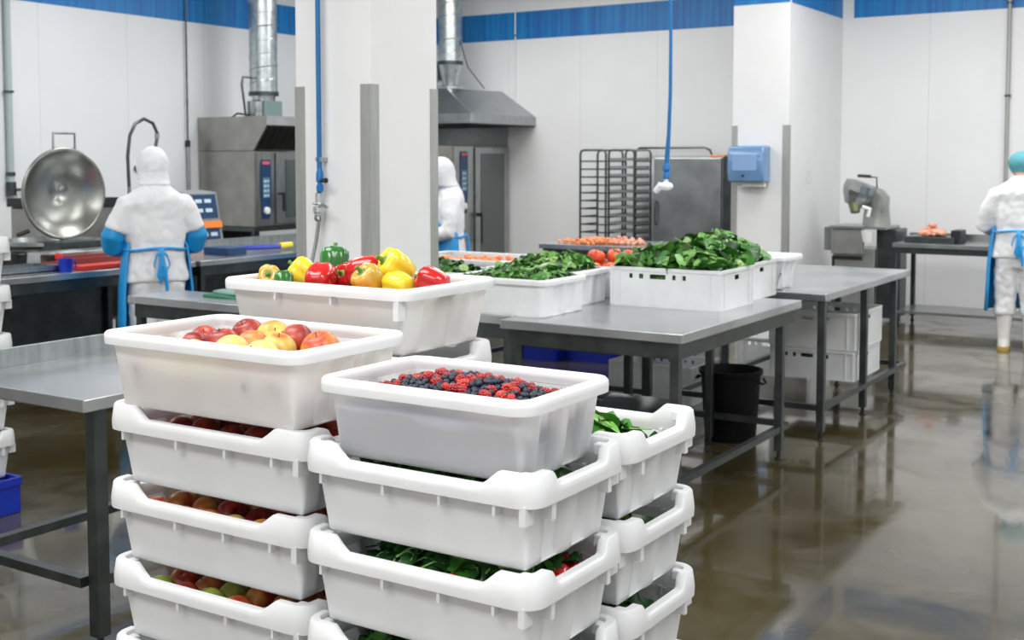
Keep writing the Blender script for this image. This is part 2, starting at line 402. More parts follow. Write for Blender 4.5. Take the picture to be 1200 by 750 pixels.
def pallet(x0, x1, y0, y1, h, label):
    t = thing('plastic_pallet', label, 'pallet', ((x0+x1)/2, (y0+y1)/2, 0))
    d = MB(); n = 5
    for i in range(n):
        a = y0+(y1-y0)*i/n; d.box(x0, x1, a+.008, a+(y1-y0)/n-.008, h-.022, h)
    W('deck', d, M['grey_pl'], t)
    for i in range(3):
        a = x0+(x1-x0-.1)*i/2
        W('runner', MB().box(a, a+.1, y0, y1, 0, h-.022), M['grey_pl'], t)
G = 'white stacking crates in the foreground stacks'
pallet(-2.44, -1.13, 1.86, 2.38, .128, 'grey plastic pallet under the foreground stacks of white crates')
LXc, LYc = -2.098, 2.125
MXc, MYc = -1.450, 2.085
pallet(-1.76, -1.13, 2.40, 2.70, .128, 'narrow grey plastic pallet under the right rear stack of white crates')
RXc, RYc = -1.452, 2.482
words = ['on the bottom of', 'second from the bottom of', 'third from the top of', 'second from the top of', 'directly below the top crate of']
for k in range(5):
    z = BZ+SP*k
    nmz = ['bottom', 'fourth below the open top one', 'third below the open top one', 'second below the open top one', 'first below the open top one'][k]
    place_crate(LXc+random.uniform(-.004, .004), LYc+random.uniform(-.004, .004), z, 'white stacking crate of apples in the left foreground stack, '+nmz, sx=1.127, group=G)
    place_crate(MXc+random.uniform(-.003, .003), MYc+random.uniform(-.003, .003), z, 'white stacking crate in the front middle stack, '+nmz, group=G)
for k in range(5):
    z = BZ+SP*k
    nmz = ['bottom', 'next to bottom', 'second below the spinach crate', 'first below the open spinach crate', 'open top one full of spinach'][k]
    place_crate(RXc+random.uniform(-.003, .003), RYc, z, 'white stacking crate in the right rear foreground stack, '+nmz, group=G)
PXc, PYc = -2.160, 2.600
for k in range(6):
    place_crate(PXc, PYc, .1995*k, 'white stacking crate in the rear stack under the peppers, '+['bottom', 'second from bottom', 'third from bottom', 'fourth from bottom', 'fifth from bottom', 'topmost below the pepper tub'][k], 1.10, 1.10, 1.02, group=G)
# open top tubs, plain rims
def tub(name, label, x, y, z, Wd, D, h, m, rim=.029, rz=0, ti=.022, taper=.024, flute=.016, cat='tub', webs=False):
    t = thing(name, label, cat, (x, y, z), rz)
    b, r = crate_parts(Wd, D, h, rim=rim, hump=0, ti=ti, taper=taper, flute=flute, webs=webs)
    build('tub_body', b, m, t, smooth=True); build('tub_rim', r, M['crate'] if m in (M['crate_top'], M['crate_white']) else m, t, smooth=True)
    return t
APZ, APH = BZ+5*SP+.001, .156
tub('produce_tub', 'open white tub of apples on top of the left foreground stack', LXc+.008, LYc-.012, APZ, .648, .412, APH, M['crate_white'])
BEZ, BEH = 1.072, .142
tub('produce_tub', 'open white tub of berries on top of the front middle stack', MXc, MYc+.005, BEZ, .54, .362, BEH, M['crate_top'], taper=.02)
PEZ, PEH = 1.199, .149
tub('produce_tub', 'open white tub of mixed peppers on top of the rear foreground stack', PXc, PYc, PEZ, .655, .44, PEH, M['crate_white'], taper=.03, webs=True)

# ---------------------------------------------------------------- heaps
def mound_mesh(hf, x0, x1, y0, y1, zb, n=18, m=12):
    mb = MB(); vs = []
    for j in range(m+1):
        for i in range(n+1):
            x = x0+(x1-x0)*i/n; y = y0+(y1-y0)*j/m; vs.append((x, y, hf(x, y)))
    top = [(j*(n+1)+i, j*(n+1)+i+1, (j+1)*(n+1)+i+1, (j+1)*(n+1)+i) for j in range(m) for i in range(n)]
    edge = [i for i in range(n+1)]+[j*(n+1)+n for j in range(1, m+1)]+[m*(n+1)+i for i in range(n-1, -1, -1)]+[j*(n+1) for j in range(m-1, 0, -1)]
    o = len(vs); vs += [(vs[e][0], vs[e][1], zb) for e in edge]; k = len(edge)
    sides = [(edge[a], edge[(a+1) % k], o+(a+1) % k, o+a) for a in range(k)]
    mb.add(vs, top+sides+[tuple(o+a for a in range(k))][::-1])
    return mb
def leaf(mb, p, rot, L, Wd, curl, fold, stem=.4, mi=0, nl=5):
    vs = []; cols = [-1, -.55, 0, .55, 1]
    for i in range(nl+1):
        t = i/nl; wdt = Wd*math.sin(PI*min(1, (t*.92+.06)))**.75*(1.15-.5*t)
        zc = -curl*(t-.35)**2*L
        for c in cols:
            vs.append(Vector((c*wdt, (t-.5)*L, zc+abs(c)*fold*wdt+.12*wdt*math.sin(9*t+5*c))))
    fs = [(i*5+j, i*5+j+1, (i+1)*5+j+1, (i+1)*5+j) for i in range(nl) for j in range(4)]
    mb.cur = mi; mb.add([tuple(Vector(p)+rot @ v) for v in vs], fs)
    if stem > 0:
        a, b = Vector((0, -.5*L, -curl*.12*L)), Vector((.02, -(.5+stem)*L, -.02)); mb.cur = 4
        mid = Vector((0, 0, -.0)); tip = Vector((0, .3*L, -curl*.42*L*.3))
        wv = .0025; zz = .002
        mb.tube([tuple(Vector(p)+rot @ q) for q in (b, a, Vector((0, -.1*L, zz)))], [.0025, .0022, .001], n=5)
def leaf_heap(name, label, hf, x0, x1, y0, y1, zb, n, clamp=.02, ztop=9., L=(.05, .10), Wf=(.34, .5), pal=(.3, .4, .24, .05), tilt=.7, stem=.4, zj=.015, cat='leaves'):
    c = ((x0+x1)/2, (y0+y1)/2, zb)
    mb = mound_mesh(lambda x, y: hf(x, y)-.012, x0, x1, y0, y1, zb)
    mb.mi = [0]*len(mb.f)
    for _ in range(n):
        x = random.uniform(x0, x1); y = random.uniform(y0, y1); z = hf(x, y)+random.uniform(-.008, zj)
        e = .01; gx = (hf(x+e, y)-hf(x-e, y))/(2*e); gy = (hf(x, y+e)-hf(x, y-e))/(2*e)
        nrm = Vector((-gx, -gy, 1)).normalized()
        q = nrm.to_track_quat('Z', 'Y').to_matrix()
        r = q @ Euler((random.uniform(-tilt, tilt), random.uniform(-tilt, tilt), random.uniform(0, 2*PI))).to_matrix()
        ll = random.uniform(*L); wd = ll*random.uniform(*Wf)
        u = random.random(); mi = 0
        for k, pw in enumerate(pal):
            if u < pw: mi = k; break
            u -= pw
        else: mi = 1
        leaf(mb, (x, y, z), r, ll, wd, random.uniform(.1, 1.), random.uniform(.05, .6), stem if random.random() < .7 else 0, mi)
    if clamp: mb.v = [v if v[2] > ztop else (min(max(v[0], x0-clamp), x1+clamp), min(max(v[1], y0-clamp), y1+clamp), max(v[2], zb)) for v in mb.v]
    o = build(name, mb, LEAF, None, smooth='all', off=c); o.location = c
    return tag(o, label, cat, kind='stuff')
def box_h(x0, x1, y0, y1, edge, peak, px=None, py=None, sx=None, sy=None, nz=.012, fr=9., p=2.):
    px = (x0+x1)/2 if px is None else px; py = (y0+y1)/2 if py is None else py
    sx = sx or (x1-x0)/2; sy = sy or (y1-y0)/2
    def f(x, y):
        t = max(0, 1-(abs(x-px)/sx)**p)*max(0, 1-(abs(y-py)/sy)**p)
        return edge+(peak-edge)*t+nz*noise.noise(Vector((x*fr, y*fr, edge*7)))
    return f

# greens glimpsed in the lower crates of the front and right stacks
def crate_area(xc, yc, Wd=.59, D=.39, ins=.086): return xc-Wd/2+ins, xc+Wd/2-ins, yc-D/2+ins, yc+D/2-ins
for k, lab, pal in ((4, 'dark green leaves seen through the gap just below the berry tub', (.5, .4, .1, 0)), (3, 'dark leaves beside red fruit in the crate two below the berry tub', (.6, .35, .05, 0)), (2, 'green leaves in the lowest visible crate of the front middle stack', (.5, .4, .1, 0))):
    a = crate_area(MXc, MYc); zb = BZ+SP*k+.006
    pk = .150 if k != 4 else .158
    leaf_heap('leafy_greens', lab, box_h(*a, zb+.130, zb+pk, p=4), *a, zb, 170, pal=pal, L=(.04, .07), tilt=.45, zj=.006)
a = crate_area(RXc, RYc); zb = BZ+4*SP+.006
leaf_heap('spinach_heap', 'loose spinach leaves filling the open top crate of the right rear foreground stack',
          box_h(*a, zb+.10, zb+.178, px=RXc+.03, p=2), *a, zb, 330, L=(.05, .095), pal=(.25, .42, .25, .08), tilt=.6, stem=.5)
for k, lab in ((3, 'green leaves glimpsed in the crate just below the spinach crate'), (2, 'pale green cabbage leaves glimpsed two crates below the spinach'), (1, 'green leaves in the lowest crate of the right rear stack')):
    zb = BZ+SP*k+.006
    leaf_heap('leafy_greens', lab, box_h(*a, zb+.132, zb+.155, p=4), *a, zb, 120, pal=(.3, .4, .25, .05), L=(.04, .07), tilt=.45, zj=.006)

# ---------------------------------------------------------------- fruit
def apple_mesh(rr=.04, n=22):
    prof = []
    for i in range(17):
        t = PI*i/16; r = rr*math.sin(t)*(1+.06*math.cos(t)); z = -rr*.92*math.cos(t)
        d = .22*rr*math.exp(-(r/(.30*rr))**2) if i > 8 else -.14*rr*math.exp(-(r/(.26*rr))**2)
        z -= d
        prof.append((max(r, .0004), z))
    return MB().lathe([(r*1., z) for r, z in prof], n=n, fn=lambda a, z: 1+.018*math.cos(5*a)*(1 if z < 0 else .4))
def apple(mi):
    t = build('apple', apple_mesh(), APPLE[mi] if mi < 4 else GREENAPPLE, None, smooth='all'); t['category'] = 'apple'
    s = MB().tube([(0, 0, .024), (.001, .001, .030), (.002, .001, .037)], [.0013, .0011, .0014], n=6)
    build('stem', s, M['stem_br'], t, smooth=True); return t
AP = [apple(i) for i in range(5)]; APfirst = {i: True for i in range(5)}
def put(protos, firsts, i, loc, rot, label, group=None, s=1.):
    if firsts[i]: o = protos[i]; firsts[i] = False
    else: o = copy_tree(protos[i])
    o.location = loc; o.rotation_euler = rot; o.scale = (s, s, s); o['label'] = label
    if group: o['group'] = group
    return o
def rr3(t=.6): return (random.uniform(-t, t), random.uniform(-t, t), random.uniform(0, 2*PI))
ax, ay = LXc+.008, LYc-.012
zt = APZ+APH+.034
lay = [  # dx, dy, dz(rel rim top), kind, size, label
    (-.205, .035, -.030, 0, 1.0, 'small red apple at the far left of the apple tub'),
    (-.172, -.035, -.036, 0, 1.0, 'red apple low at the front left of the apple tub'),
    (-.145, .05, -.052, 1, .9, 'greenish yellow apple tucked between the two leftmost red apples'),
    (-.105, .085, -.012, 0, 1.05, 'dark red apple highest at the back left of the apple tub'),
    (-.095, -.01, -.026, 0, 1.12, 'red apple in front of the dark red one in the apple tub'),
    (-.11, -.09, -.040, 3, .95, 'pale apple showing only its top at the front left of the apple tub'),
    (-.005, .075, -.012, 1, 1.12, 'yellow green apple at the back middle of the apple tub'),
    (-.005, .00, -.024, 2, 1.05, 'blushed yellow apple in the middle row of the apple tub'),
    (.005, -.075, -.028, 3, 1.12, 'pale yellow apple at the front middle of the apple tub'),
    (.095, .045, -.010, 0, 1.10, 'dark red apple standing behind two yellow apples in the apple tub'),
    (.105, -.025, -.020, 1, 1.10, 'yellow apple between the dark red one and the front pale one'),
    (.115, -.095, -.030, 3, 1.12, 'pale yellow apple at the front right of the apple tub'),
    (.205, .01, -.016, 2, 1.2, 'large red and yellow apple at the right end of the apple tub')]
for dx, dy, dz, k, s, lab in lay:
    put(AP, APfirst, k, (ax+dx, ay+dy, zt+dz-.018), (random.uniform(-.9, .9), random.uniform(-.9, .9), random.uniform(0, 6)), lab, 'apples on top of the left stack', s)
for i in range(6):
    for j in range(4):
        k = random.choice((0, 1, 2, 3))
        put(AP, APfirst, k, (ax-.222+.0888*i, ay-.128+.0853*j, zt-.092+random.uniform(-.006, .004)), rr3(1.2), 'apple in the lower layer hidden inside the apple tub', 'lower layer of apples in the tub', 1.02)
for k, kinds in ((4, (0, 0, 0, 1)), (3, (2, 0, 2, 1)), (2, (4, 0, 4, 2))):
    zb = BZ+SP*k
    nm_ = {4: 'just below the apple tub', 3: 'two below the apple tub', 2: 'three below the apple tub'}[k]
    for j in range(4):
        for i in range(6):
            kk = kinds[i % 4] if j == 0 else random.choice(kinds)
            put(AP, APfirst, kk, (LXc-.222+.089*i, LYc-.118+.079*j, zb+.112+random.uniform(-.004, .008)), rr3(1.2), ('front row apple in the shaded crate '+nm_+', '+['at its left end', 'second from left', 'third from left', 'third from right', 'second from right', 'at its right end'][i]) if j == 0 else 'apple behind the front row in the shaded crate '+nm_, 'apples in the crate '+nm_, 1.)
    mbh = mound_mesh(lambda x, y: zb+.072, *crate_area(LXc, LYc, .61, .39), zb+.006, 4, 4)
    o = build('apple_layer', mbh, APPLE[0], None, off=(LXc, LYc, zb)); o.location = (LXc, LYc, zb)
    tag(o, 'packed lower apples filling the crate '+nm_, 'apples', kind='stuff')
# peppers
def pepper(colr, L=.085, R=.04, lobes=4):
    prof = [(.004, -L*.47), (R*.45, -L*.50), (R*.75, -L*.42), (R*.92, -L*.2), (R, .0), (R*1.04, L*.2), (R*1.0, L*.36), (R*.78, L*.46), (R*.45, L*.46), (R*.2, L*.40), (.003, L*.38)]
    t = build('bell_pepper', MB().lathe(prof, n=40, fn=lambda a, z: 1-.13*(abs(math.cos(a*lobes/2+.4)))**6+.02*math.sin(a)), PEP[colr], None, smooth='all')
    t['category'] = 'pepper'
    s = MB().lathe([(.003, L*.385), (R*.36, L*.40), (R*.30, L*.43), (.006, L*.45), (.0045, L*.60), (.006, L*.66)], n=12, fn=lambda a, z: 1+.2*math.cos(5*a) if z < L*.44 else 1)
    build('stem', s, M['stem'], t, smooth=True); return t
PK = ['red', 'yellow', 'green', 'orange']; PP = [pepper(c) for c in PK]; PPf = {i: True for i in range(4)}
zt = PEZ+PEH+.034
D2 = math.radians
lay = [(-.250, -.095, 1.372, 3, .80, (1.2, 0, .6), 'small orange pepper at the far left of the pepper tub'),
       (-.175, -.118, 1.362, 2, .72, (-.8, .2, 1), 'dark green pepper low between the orange and yellow peppers at left'),
       (-.215, .012, 1.374, 1, 1.08, (-.9, .3, 2.2), 'yellow pepper lying at the left of the pepper tub'),
       (-.112, -.040, 1.368, 0, 1.12, (-1.3, .2, .5), 'big red pepper in front of the green one in the pepper tub'),
       (-.085, .052, 1.368, 0, .95, (-1.1, .5, 3.4), 'red pepper right behind the big red one in the pepper tub'),
       (-.190, .112, 1.400, 2, 1.10, (-.35, .2, 1), 'dark green ribbed pepper topmost at the back of the pepper tub'),
       (.000, .022, 1.390, 0, 1.22, (-1.5, .3, -1.0), 'large glossy red pepper high in the middle of the pepper tub'),
       (.078, -.050, 1.372, 3, 1.08, (.75, -.1, -.3), 'orange pepper with a green stem end facing the front'),
       (.088, .050, 1.402, 1, 1.22, (1.0, -.1, -.4), 'large yellow pepper with its green stem facing forward'),
       (.170, -.040, 1.366, 1, .98, (-1.5, .1, 1.3), 'smooth yellow pepper at the front right of the pepper tub'),
       (.262, -.010, 1.378, 0, 1.0, (-1.3, .2, 1.8), 'red pepper at the right end of the pepper tub'),
       (.178, .058, 1.360, 0, .8, (-1.2, .4, .2), 'small red pepper tucked behind the smooth yellow one')]
for dx, dy, dz, k, s, r, lab in lay:
    put(PP, PPf, k, (PXc+dx, PYc+dy, dz), r, lab, 'peppers on top of the pepper tub', s)
for i in range(6):
    for j in range(4):
        put(PP, PPf, random.randrange(4), (PXc-.222+.089*i, PYc-.12+.08*j, zt-.105), rr3(1.5), 'pepper in the lower layer hidden inside the pepper tub', 'lower layer of peppers in the tub', .85)
# red peppers glimpsed two below the berries
zb = BZ+SP*3
for i, (dx, dy) in enumerate([(.06, -.12), (.15, -.125), (.21, -.07), (.215, .03), (.20, .10)]):
    put(PP, PPf, 0, (MXc+dx, MYc+dy, zb+.118), (1.4, .3, i*1.1), 'red pepper glimpsed in the gap two crates below the berry tub', 'red peppers two below the berries', .75)
# berries
def blueberry():
    t = build('blueberry', MB().lathe([(.0005, -.0068), (.004, -.006), (.0066, -.0028), (.0076, 0), (.0066, .0036), (.0044, .0058), (.0030, .0066), (.0022, .0058), (.0003, .0052)], n=12, fn=lambda a, z: 1+(.12*math.cos(5*a) if z > .0057 else 0)), M['berry_blue'], None, smooth='all')
    t['category'] = 'berry'; return t
def raspberry(m):
    mb = MB()
    for k, (z, r, n) in enumerate(((-.007, .0060, 9), (-.002, .0070, 10), (.003, .0060, 9), (.0068, .0038, 6), (.0086, .0012, 1))):
        for i in range(n):
            a = 2*PI*(i+.5*(k % 2))/n; mb.sphere((r*math.cos(a), r*math.sin(a), z), .0036, n=6, m=4)
    mb.sphere((0, 0, 0), .0082, .0082, .0095, n=8, m=6)
    t = build('raspberry', mb, m, None, smooth='all'); t['category'] = 'berry'; return t
BB = [blueberry(), raspberry(M['berry_red']), raspberry(M['berry_org'])]; BBf = {i: True for i in range(3)}
bx, by = MXc, MYc+.005; zt = BEZ+BEH+.034
def bh(x, y):
    t = max(0, 1-(abs(x+.01)/.225)**2.6)*max(0, 1-(abs(y)/.160)**2.2)
    return zt-.062+.050*t+.006*noise.noise(Vector((x*14, y*14, 3)))
pts = []
tries = 0
while len(pts) < 430 and tries < 60000:
    tries += 1
    x = random.uniform(-.214, .214); y = random.uniform(-.126, .126)
    u = noise.noise(Vector((x*22, y*22, 9)))
    kind = 0 if u+random.uniform(-.25, .25) > -.02 else random.choice((1, 1, 2))
    rad = .0082 if kind == 0 else .0122
    if all((x-a)**2+(y-b)**2 > ((rad+c)*.86)**2 for a, b, c, _ in pts): pts.append((x, y, rad, kind))
cnt = [0, 0, 0]
for x, y, rad, k in pts:
    if cnt[k] >= 295: continue
    cnt[k] += 1
    put(BB, BBf, k, (bx+x, by+y, bh(x, y)+random.uniform(-.003, .006)), rr3(2), ('small dark blueberry in the mixed berry heap', 'dark red raspberry in the mixed berry heap', 'bright orange red raspberry in the mixed berry heap')[k],
        ('blueberries in the berry tub', 'dark raspberries in the berry tub', 'bright raspberries in the berry tub')[k], random.uniform(1.0, 1.22))
o = build('pepper_layer', mound_mesh(lambda x, y: PEZ+.04, PXc-.25, PXc+.25, PYc-.15, PYc+.15, PEZ+.006, 3, 3), PEP['red'], None, off=(PXc, PYc, PEZ)); o.location = (PXc, PYc, PEZ)
tag(o, 'packed lowest peppers filling the bottom of the pepper tub', 'peppers', kind='stuff')
o = build('apple_layer', mound_mesh(lambda x, y: APZ+.035, ax-.24, ax+.24, ay-.14, ay+.14, APZ+.006, 3, 3), APPLE[2], None, off=(ax, ay, APZ)); o.location = (ax, ay, APZ)
tag(o, 'packed lowest apples filling the bottom of the apple tub', 'apples', kind='stuff')

def fill(name, label, cat, x, y, z, Wd, D, h, ti, taper, ftop, m, gap=.0075):
    mb = MB(); r = .05; P0 = perim(Wd, D, r, 0, 6, 40)
    def off(nx, ny, ax_, zz): 
        o = ti+taper*(1-zz/h)+gap
        if abs(nx) > .99: o += .016
        return o
    rings = []
    for k, fz in enumerate((.0, .35, .7, 1.)):
        rg = []
        for px, py, nx, ny in P0:
            zz = .0062+(ftop(px, py)-.0062)*fz; o = off(nx, ny, 0, min(zz, h)); rg.append((px-nx*o, py-ny*o, zz))
        rings.append(rg)
    for f in (.75, .4, .01): rings.append([(p[0]*f, p[1]*f, ftop(p[0]*f, p[1]*f)) for p in rings[3]])
    ring_mesh(mb, rings, cap0=True, cap1=True)
    o = build(name, mb, m, None); o.location = (x, y, z)
    return tag(o, label, cat, kind='stuff')
fill('berry_layer', 'packed lower berries showing dark through the white tub side', 'berries', bx, by, BEZ, .54, .362, BEH, .022, .02,
     lambda x, y: bh(x, y)-BEZ-.012+.014*noise.noise(Vector((x*30, y*30, 1))), M['berry_mash'])

# ---------------------------------------------------------------- steel tables
def table(name, label, x0, x1, y0, y1, z=.9, fascia=.046, apron=.08, legs=None, rails=.2, leg=.045, inset=.03, topm='steel_top', up=None, shelf=None, feet=True, rail_sides='xyXY', cat='table', back=False):
    cx, cy = (x0+x1)/2, (y0+y1)/2
    t = thing(name, label, cat, (cx, cy, 0))
    W('tabletop', MB().box(x0, x1, y0, y1, z-fascia, z), [M[topm]], t, bevel=.004)
    if up:
        s, h = up, .075
        b = {'x': (x0, x0+.012, y0, y1), 'X': (x1-.012, x1, y0, y1), 'Y': (x0, x1, y1-.012, y1)}[s]
        W('upstand', MB().box(*b, z, z+h), M['steel'], t, bevel=.002)
    i = inset
    if apron:
        mb = MB(); a = .02
        mb.box(x0+i, x1-i, y0+i, y0+i+a, z-fascia-apron, z-fascia); mb.box(x0+i, x1-i, y1-i-a, y1-i, z-fascia-apron, z-fascia)
        mb.box(x0+i, x0+i+a, y0+i+a, y1-i-a, z-fascia-apron, z-fascia); mb.box(x1-i-a, x1-i, y0+i+a, y1-i-a, z-fascia-apron, z-fascia)
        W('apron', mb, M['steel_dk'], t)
    i += .004
    P = legs or [(x0+i, y0+i), (x1-i-leg, y0+i), (x0+i, y1-i-leg), (x1-i-leg, y1-i-leg)]
    for (lx, ly) in P:
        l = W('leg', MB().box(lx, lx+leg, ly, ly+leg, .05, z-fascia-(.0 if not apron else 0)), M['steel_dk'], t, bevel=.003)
        if feet:
            f = MB().lathe([(.022, 0), (.022, .008), (.012, .014), (.012, .052)], c=(lx+leg/2, ly+leg/2, 0), n=10)
            build('foot', f, M['black'], l, off=(cx, cy, 0))
    if rails:
        k = leg; r0, r1 = rails-.035, rails
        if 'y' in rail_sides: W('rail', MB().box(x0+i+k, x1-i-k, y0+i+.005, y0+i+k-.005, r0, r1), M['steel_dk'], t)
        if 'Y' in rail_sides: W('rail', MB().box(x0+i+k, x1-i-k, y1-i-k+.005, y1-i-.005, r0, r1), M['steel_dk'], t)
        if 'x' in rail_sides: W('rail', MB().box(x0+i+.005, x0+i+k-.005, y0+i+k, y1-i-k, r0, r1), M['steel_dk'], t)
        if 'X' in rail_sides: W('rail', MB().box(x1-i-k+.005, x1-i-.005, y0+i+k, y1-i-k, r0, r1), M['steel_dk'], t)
    if back: W('shade_panel', MB().box(x0+.01, x0+.025, y0+.05, y1-.05, .12, z-fascia), M['steel_dk'], t); W('lower_shelf', MB().box(x0+.08, x1-.09, y0+.09, y1-.09, rails, rails+.02), M['steel_dk'], t)  # dark sheet and shelf added to imitate deep shade under the counter
    if shelf: W('lower_shelf', MB().box(x0+.03, x1-.03, y0+.03, y1-.03, shelf-.03, shelf), M['steel'], t)
    return t
table('steel_table', 'steel table carrying the tub of beans and the big spinach boxes', -3.308, -2.303, 5.083, 6.735, rails=.197, rail_sides='xXY', legs=[(-3.27, 5.117), (-2.382, 5.117), (-2.382, 6.52), (-3.27, 6.64), (-2.86, 6.64)])
table('steel_table', 'steel table behind the white column carrying the small tubs of greens', -4.80, -3.316, 5.215, 6.70)
table('steel_table', 'steel table at right with two white boxes on its lower rails', -3.30, -2.28, 7.106, 9.076, apron=0, rails=.217, inset=.0,
      legs=[(-3.29, 7.115), (-2.335, 7.115), (-2.335, 8.0), (-2.345, 8.76), (-3.29, 8.99), (-2.82, 8.99)])
table('steel_table', 'steel table in the middle distance behind the tubs of greens', -5.35, -3.42, 7.05, 8.5, rail_sides='xyY')
table('steel_table', 'far steel table with a heap of orange food on it', -6.10, -4.75, 10.07, 10.95, fascia=.05)
table('steel_table', 'steel table left of the white column with folded green cloths on it', -5.78, -4.29, 4.80, 5.19)
table('steel_table', 'steel table at the left edge of the photo with a raised back lip', -4.165, -3.36, 2.6, 3.85, up='x', rails=.262, legs=[(-3.44, 2.665), (-4.12, 2.665), (-3.44, 3.75), (-4.12, 3.75)], apron=0, leg=.052)
table('steel_workbench', 'far steel workbench with backsplash and lower shelf behind the worker in the teal cap', -3.33, -.6, 12.50, 13.2, z=.865, up='Y', rails=0, shelf=.17, topm='steel', apron=.06)
table('steel_counter', 'left steel counter with the blue cup and red board in front of the tilting pan', -8.35, -7.30, 4.3, 6.75, up=None, rails=.22, back=True)
table('steel_counter', 'left steel counter holding the blue long handled brush below the ovens', -8.35, -7.30, 6.80, 9.6, up='x', rails=.22, back=True)

# tubs on tables
def eurobox(label, x, y, z, Wd, D, H, holes=True, rz=0, lip=.02, cat='box', tanned=False):
    """straight sided stacking box with hand hole slots in the long and short sides"""
    t = thing('slotted_box', label, cat, (x, y, z), rz); mb = MB(); th = .004
    zs0, zs1 = H-.062, H-.036
    def side(u0, u1, mapf, wins):
        cuts = [u0]+[c for wv in wins for c in wv]+[u1]
        def q(a, b, z0, z1):
            mb.box(*mapf(a, b), z0, z1)
        q(u0, u1, .004, zs0); q(u0, u1, zs1, H)
        for a, b in zip(cuts[::2], cuts[1::2]): q(a, b, zs0, zs1)
    hx, hy = Wd/2-.008, D/2-.008
    wl = [(-.21, -.19), (-.15, -.125), (-.085, .01), (.05, .07), (.11, .13)] if holes else []
    wl = [(a*Wd/.67, b*Wd/.67) for a, b in wl]
    wsd = [(-.03, .035)] if holes else []
    side(-hx, hx, lambda a, b: (a, b, -hy, -hy+th), wl); side(-hx, hx, lambda a, b: (a, b, hy-th, hy), wl)
    side(-hy+th, hy-th, lambda a, b: (-hx, -hx+th, a, b), wsd); side(-hy+th, hy-th, lambda a, b: (hx-th, hx, a, b), wsd)
    mb.box(-hx, hx, -hy, hy, 0, .004)
    r = MB(); R0 = perim(Wd, D, .022, 0, 5, 2)
    def rg(o, zz): return [(a-nx*o, b-ny*o, zz) for a, b, nx, ny in R0]
    ring_mesh(r, [rg(0, H-lip), rg(0, H), rg(.014, H), rg(.014, H-lip)], closed=True)
    build('rim', r, M['euro'], t, bevel=.002)
    rb = mb
    for sx in (-1, 1):
        for sy in (-1, 1):
            for d in (0, .05):
                rb.box(*sorted((sx*(hx-d-.004), sx*(hx-d-.014))), *sorted((sy*hy, sy*(hy+.005))), .004, H-lip)
                rb.box(*sorted((sx*hx, sx*(hx+.005))), *sorted((sy*(hy-d-.004), sy*(hy-d-.014))), .004, H-lip)
    build('box_body', mb, M['euro'], t)
    b = MB(); R1 = perim(Wd-.01, D-.01, .022, 0, 5, 2)
    ring_mesh(b, [[(p[0], p[1], z_) for p in R1] for z_ in (0, .012)], cap0=True, cap1=True)
    build('base_lip', b, M['euro'], t)
    return t
TZ = .9
eurobox('large slotted white box full of spinach on the near edge of the middle table', -2.812, 6.195, TZ, .67, .49, .218)
eurobox('second slotted white spinach box right behind the nearer spinach box', -2.862, 6.70, TZ, .67, .49, .218)
xa, xb, ya, yb = -3.13, -2.49, 5.965, 6.93
def sph(x, y):
    t = math.exp(-((x+2.77)/.30)**2-((y-6.50)/.33)**2)
    e = max(0, 1-(abs(x+2.812)/.33)**4)
    return TZ+.19+.145*t*e+.035*math.exp(-((x+3.0)/.1)**2-((y-6.15)/.1)**2)+.03*noise.noise(Vector((x*7, y*7, 2)))
for q_, (y0_, y1_, xx) in enumerate(((5.975, 6.415, -2.812), (6.485, 6.92, -2.862))):
    leaf_heap('spinach_heap', ['spinach leaves heaped in the nearer slotted white box', 'taller spinach heap in the slotted white box behind the nearer one'][q_], sph, xx-.30, xx+.30, y0_, y1_, TZ+.014, 430, clamp=.004, ztop=TZ+.222, L=(.08, .15), Wf=(.36, .55), pal=(.24, .36, .28, .10), tilt=.75, stem=.3, zj=.03)
tub('produce_tub', 'white tub of long green beans on the near left corner of the middle table', -3.43, 5.44, TZ, .62, .47, .166, M['euro'], ti=.012, taper=.01)
tub('produce_tub', 'white tub of pale lettuce right behind the tub of beans', -3.53, 5.915, TZ, .62, .42, .166, M['euro'], ti=.012, taper=.01)
def bean(mb, p, a, L, tilt, mi):
    d = Vector((math.cos(a)*math.cos(tilt), math.sin(a)*math.cos(tilt), math.sin(tilt))); s = Vector((-math.sin(a), math.cos(a), 0))
    q = [Vector(p)+d*(t*L)+s*(.12*L*(t*t-.25)) for t in (-.5, -.2, .2, .5)]
    mb.cur = mi; mb.tube([tuple(v) for v in q], [.002, .0065, .0065, .002], n=6)
def bh2(x, y): return TZ+.172+.055*max(0, 1-((x+3.38)/.27)**2)*max(0, 1-((y-5.5)/.26)**2)+.012*noise.noise(Vector((x*12, y*12, 1)))
a = (-3.67, -3.19, 5.27, 5.61)
o = leaf_heap('green_bean_heap', 'long dark green leaves and beans heaped in the tub nearest the pepper tub', bh2, *a, TZ+.008, 420, L=(.09, .16), Wf=(.09, .16), pal=(.2, .42, .33, .05), tilt=.45, stem=.2, zj=.02)
def lh2(x, y): return TZ+.185+.06*max(0, 1-((x+3.45)/.28)**2)*max(0, 1-((y-5.92)/.22)**2)+.012*noise.noise(Vector((x*12, y*12, 5)))
a = (-3.77, -3.29, 5.77, 6.06)
leaf_heap('lettuce_heap', 'light green lettuce heaped in the tub behind the beans', lh2, *a, TZ+.008, 300, L=(.05, .10), Wf=(.3, .5), pal=(.08, .27, .45, .2), tilt=.8, stem=.2, zj=.02)
tub('produce_tub', 'low white tub of dark greens just right of the white column', -4.16, 5.66, TZ, .70, .40, .15, M['euro'], ti=.012, taper=.01)
a = (-4.43, -3.88, 5.52, 5.80)
leaf_heap('leafy_greens', 'dark greens in the low tub beside the white column', box_h(*a, TZ+.155, TZ+.225, px=-4.1, sx=.24), *a, TZ+.008, 130, L=(.05, .09), pal=(.3, .4, .25, .05))
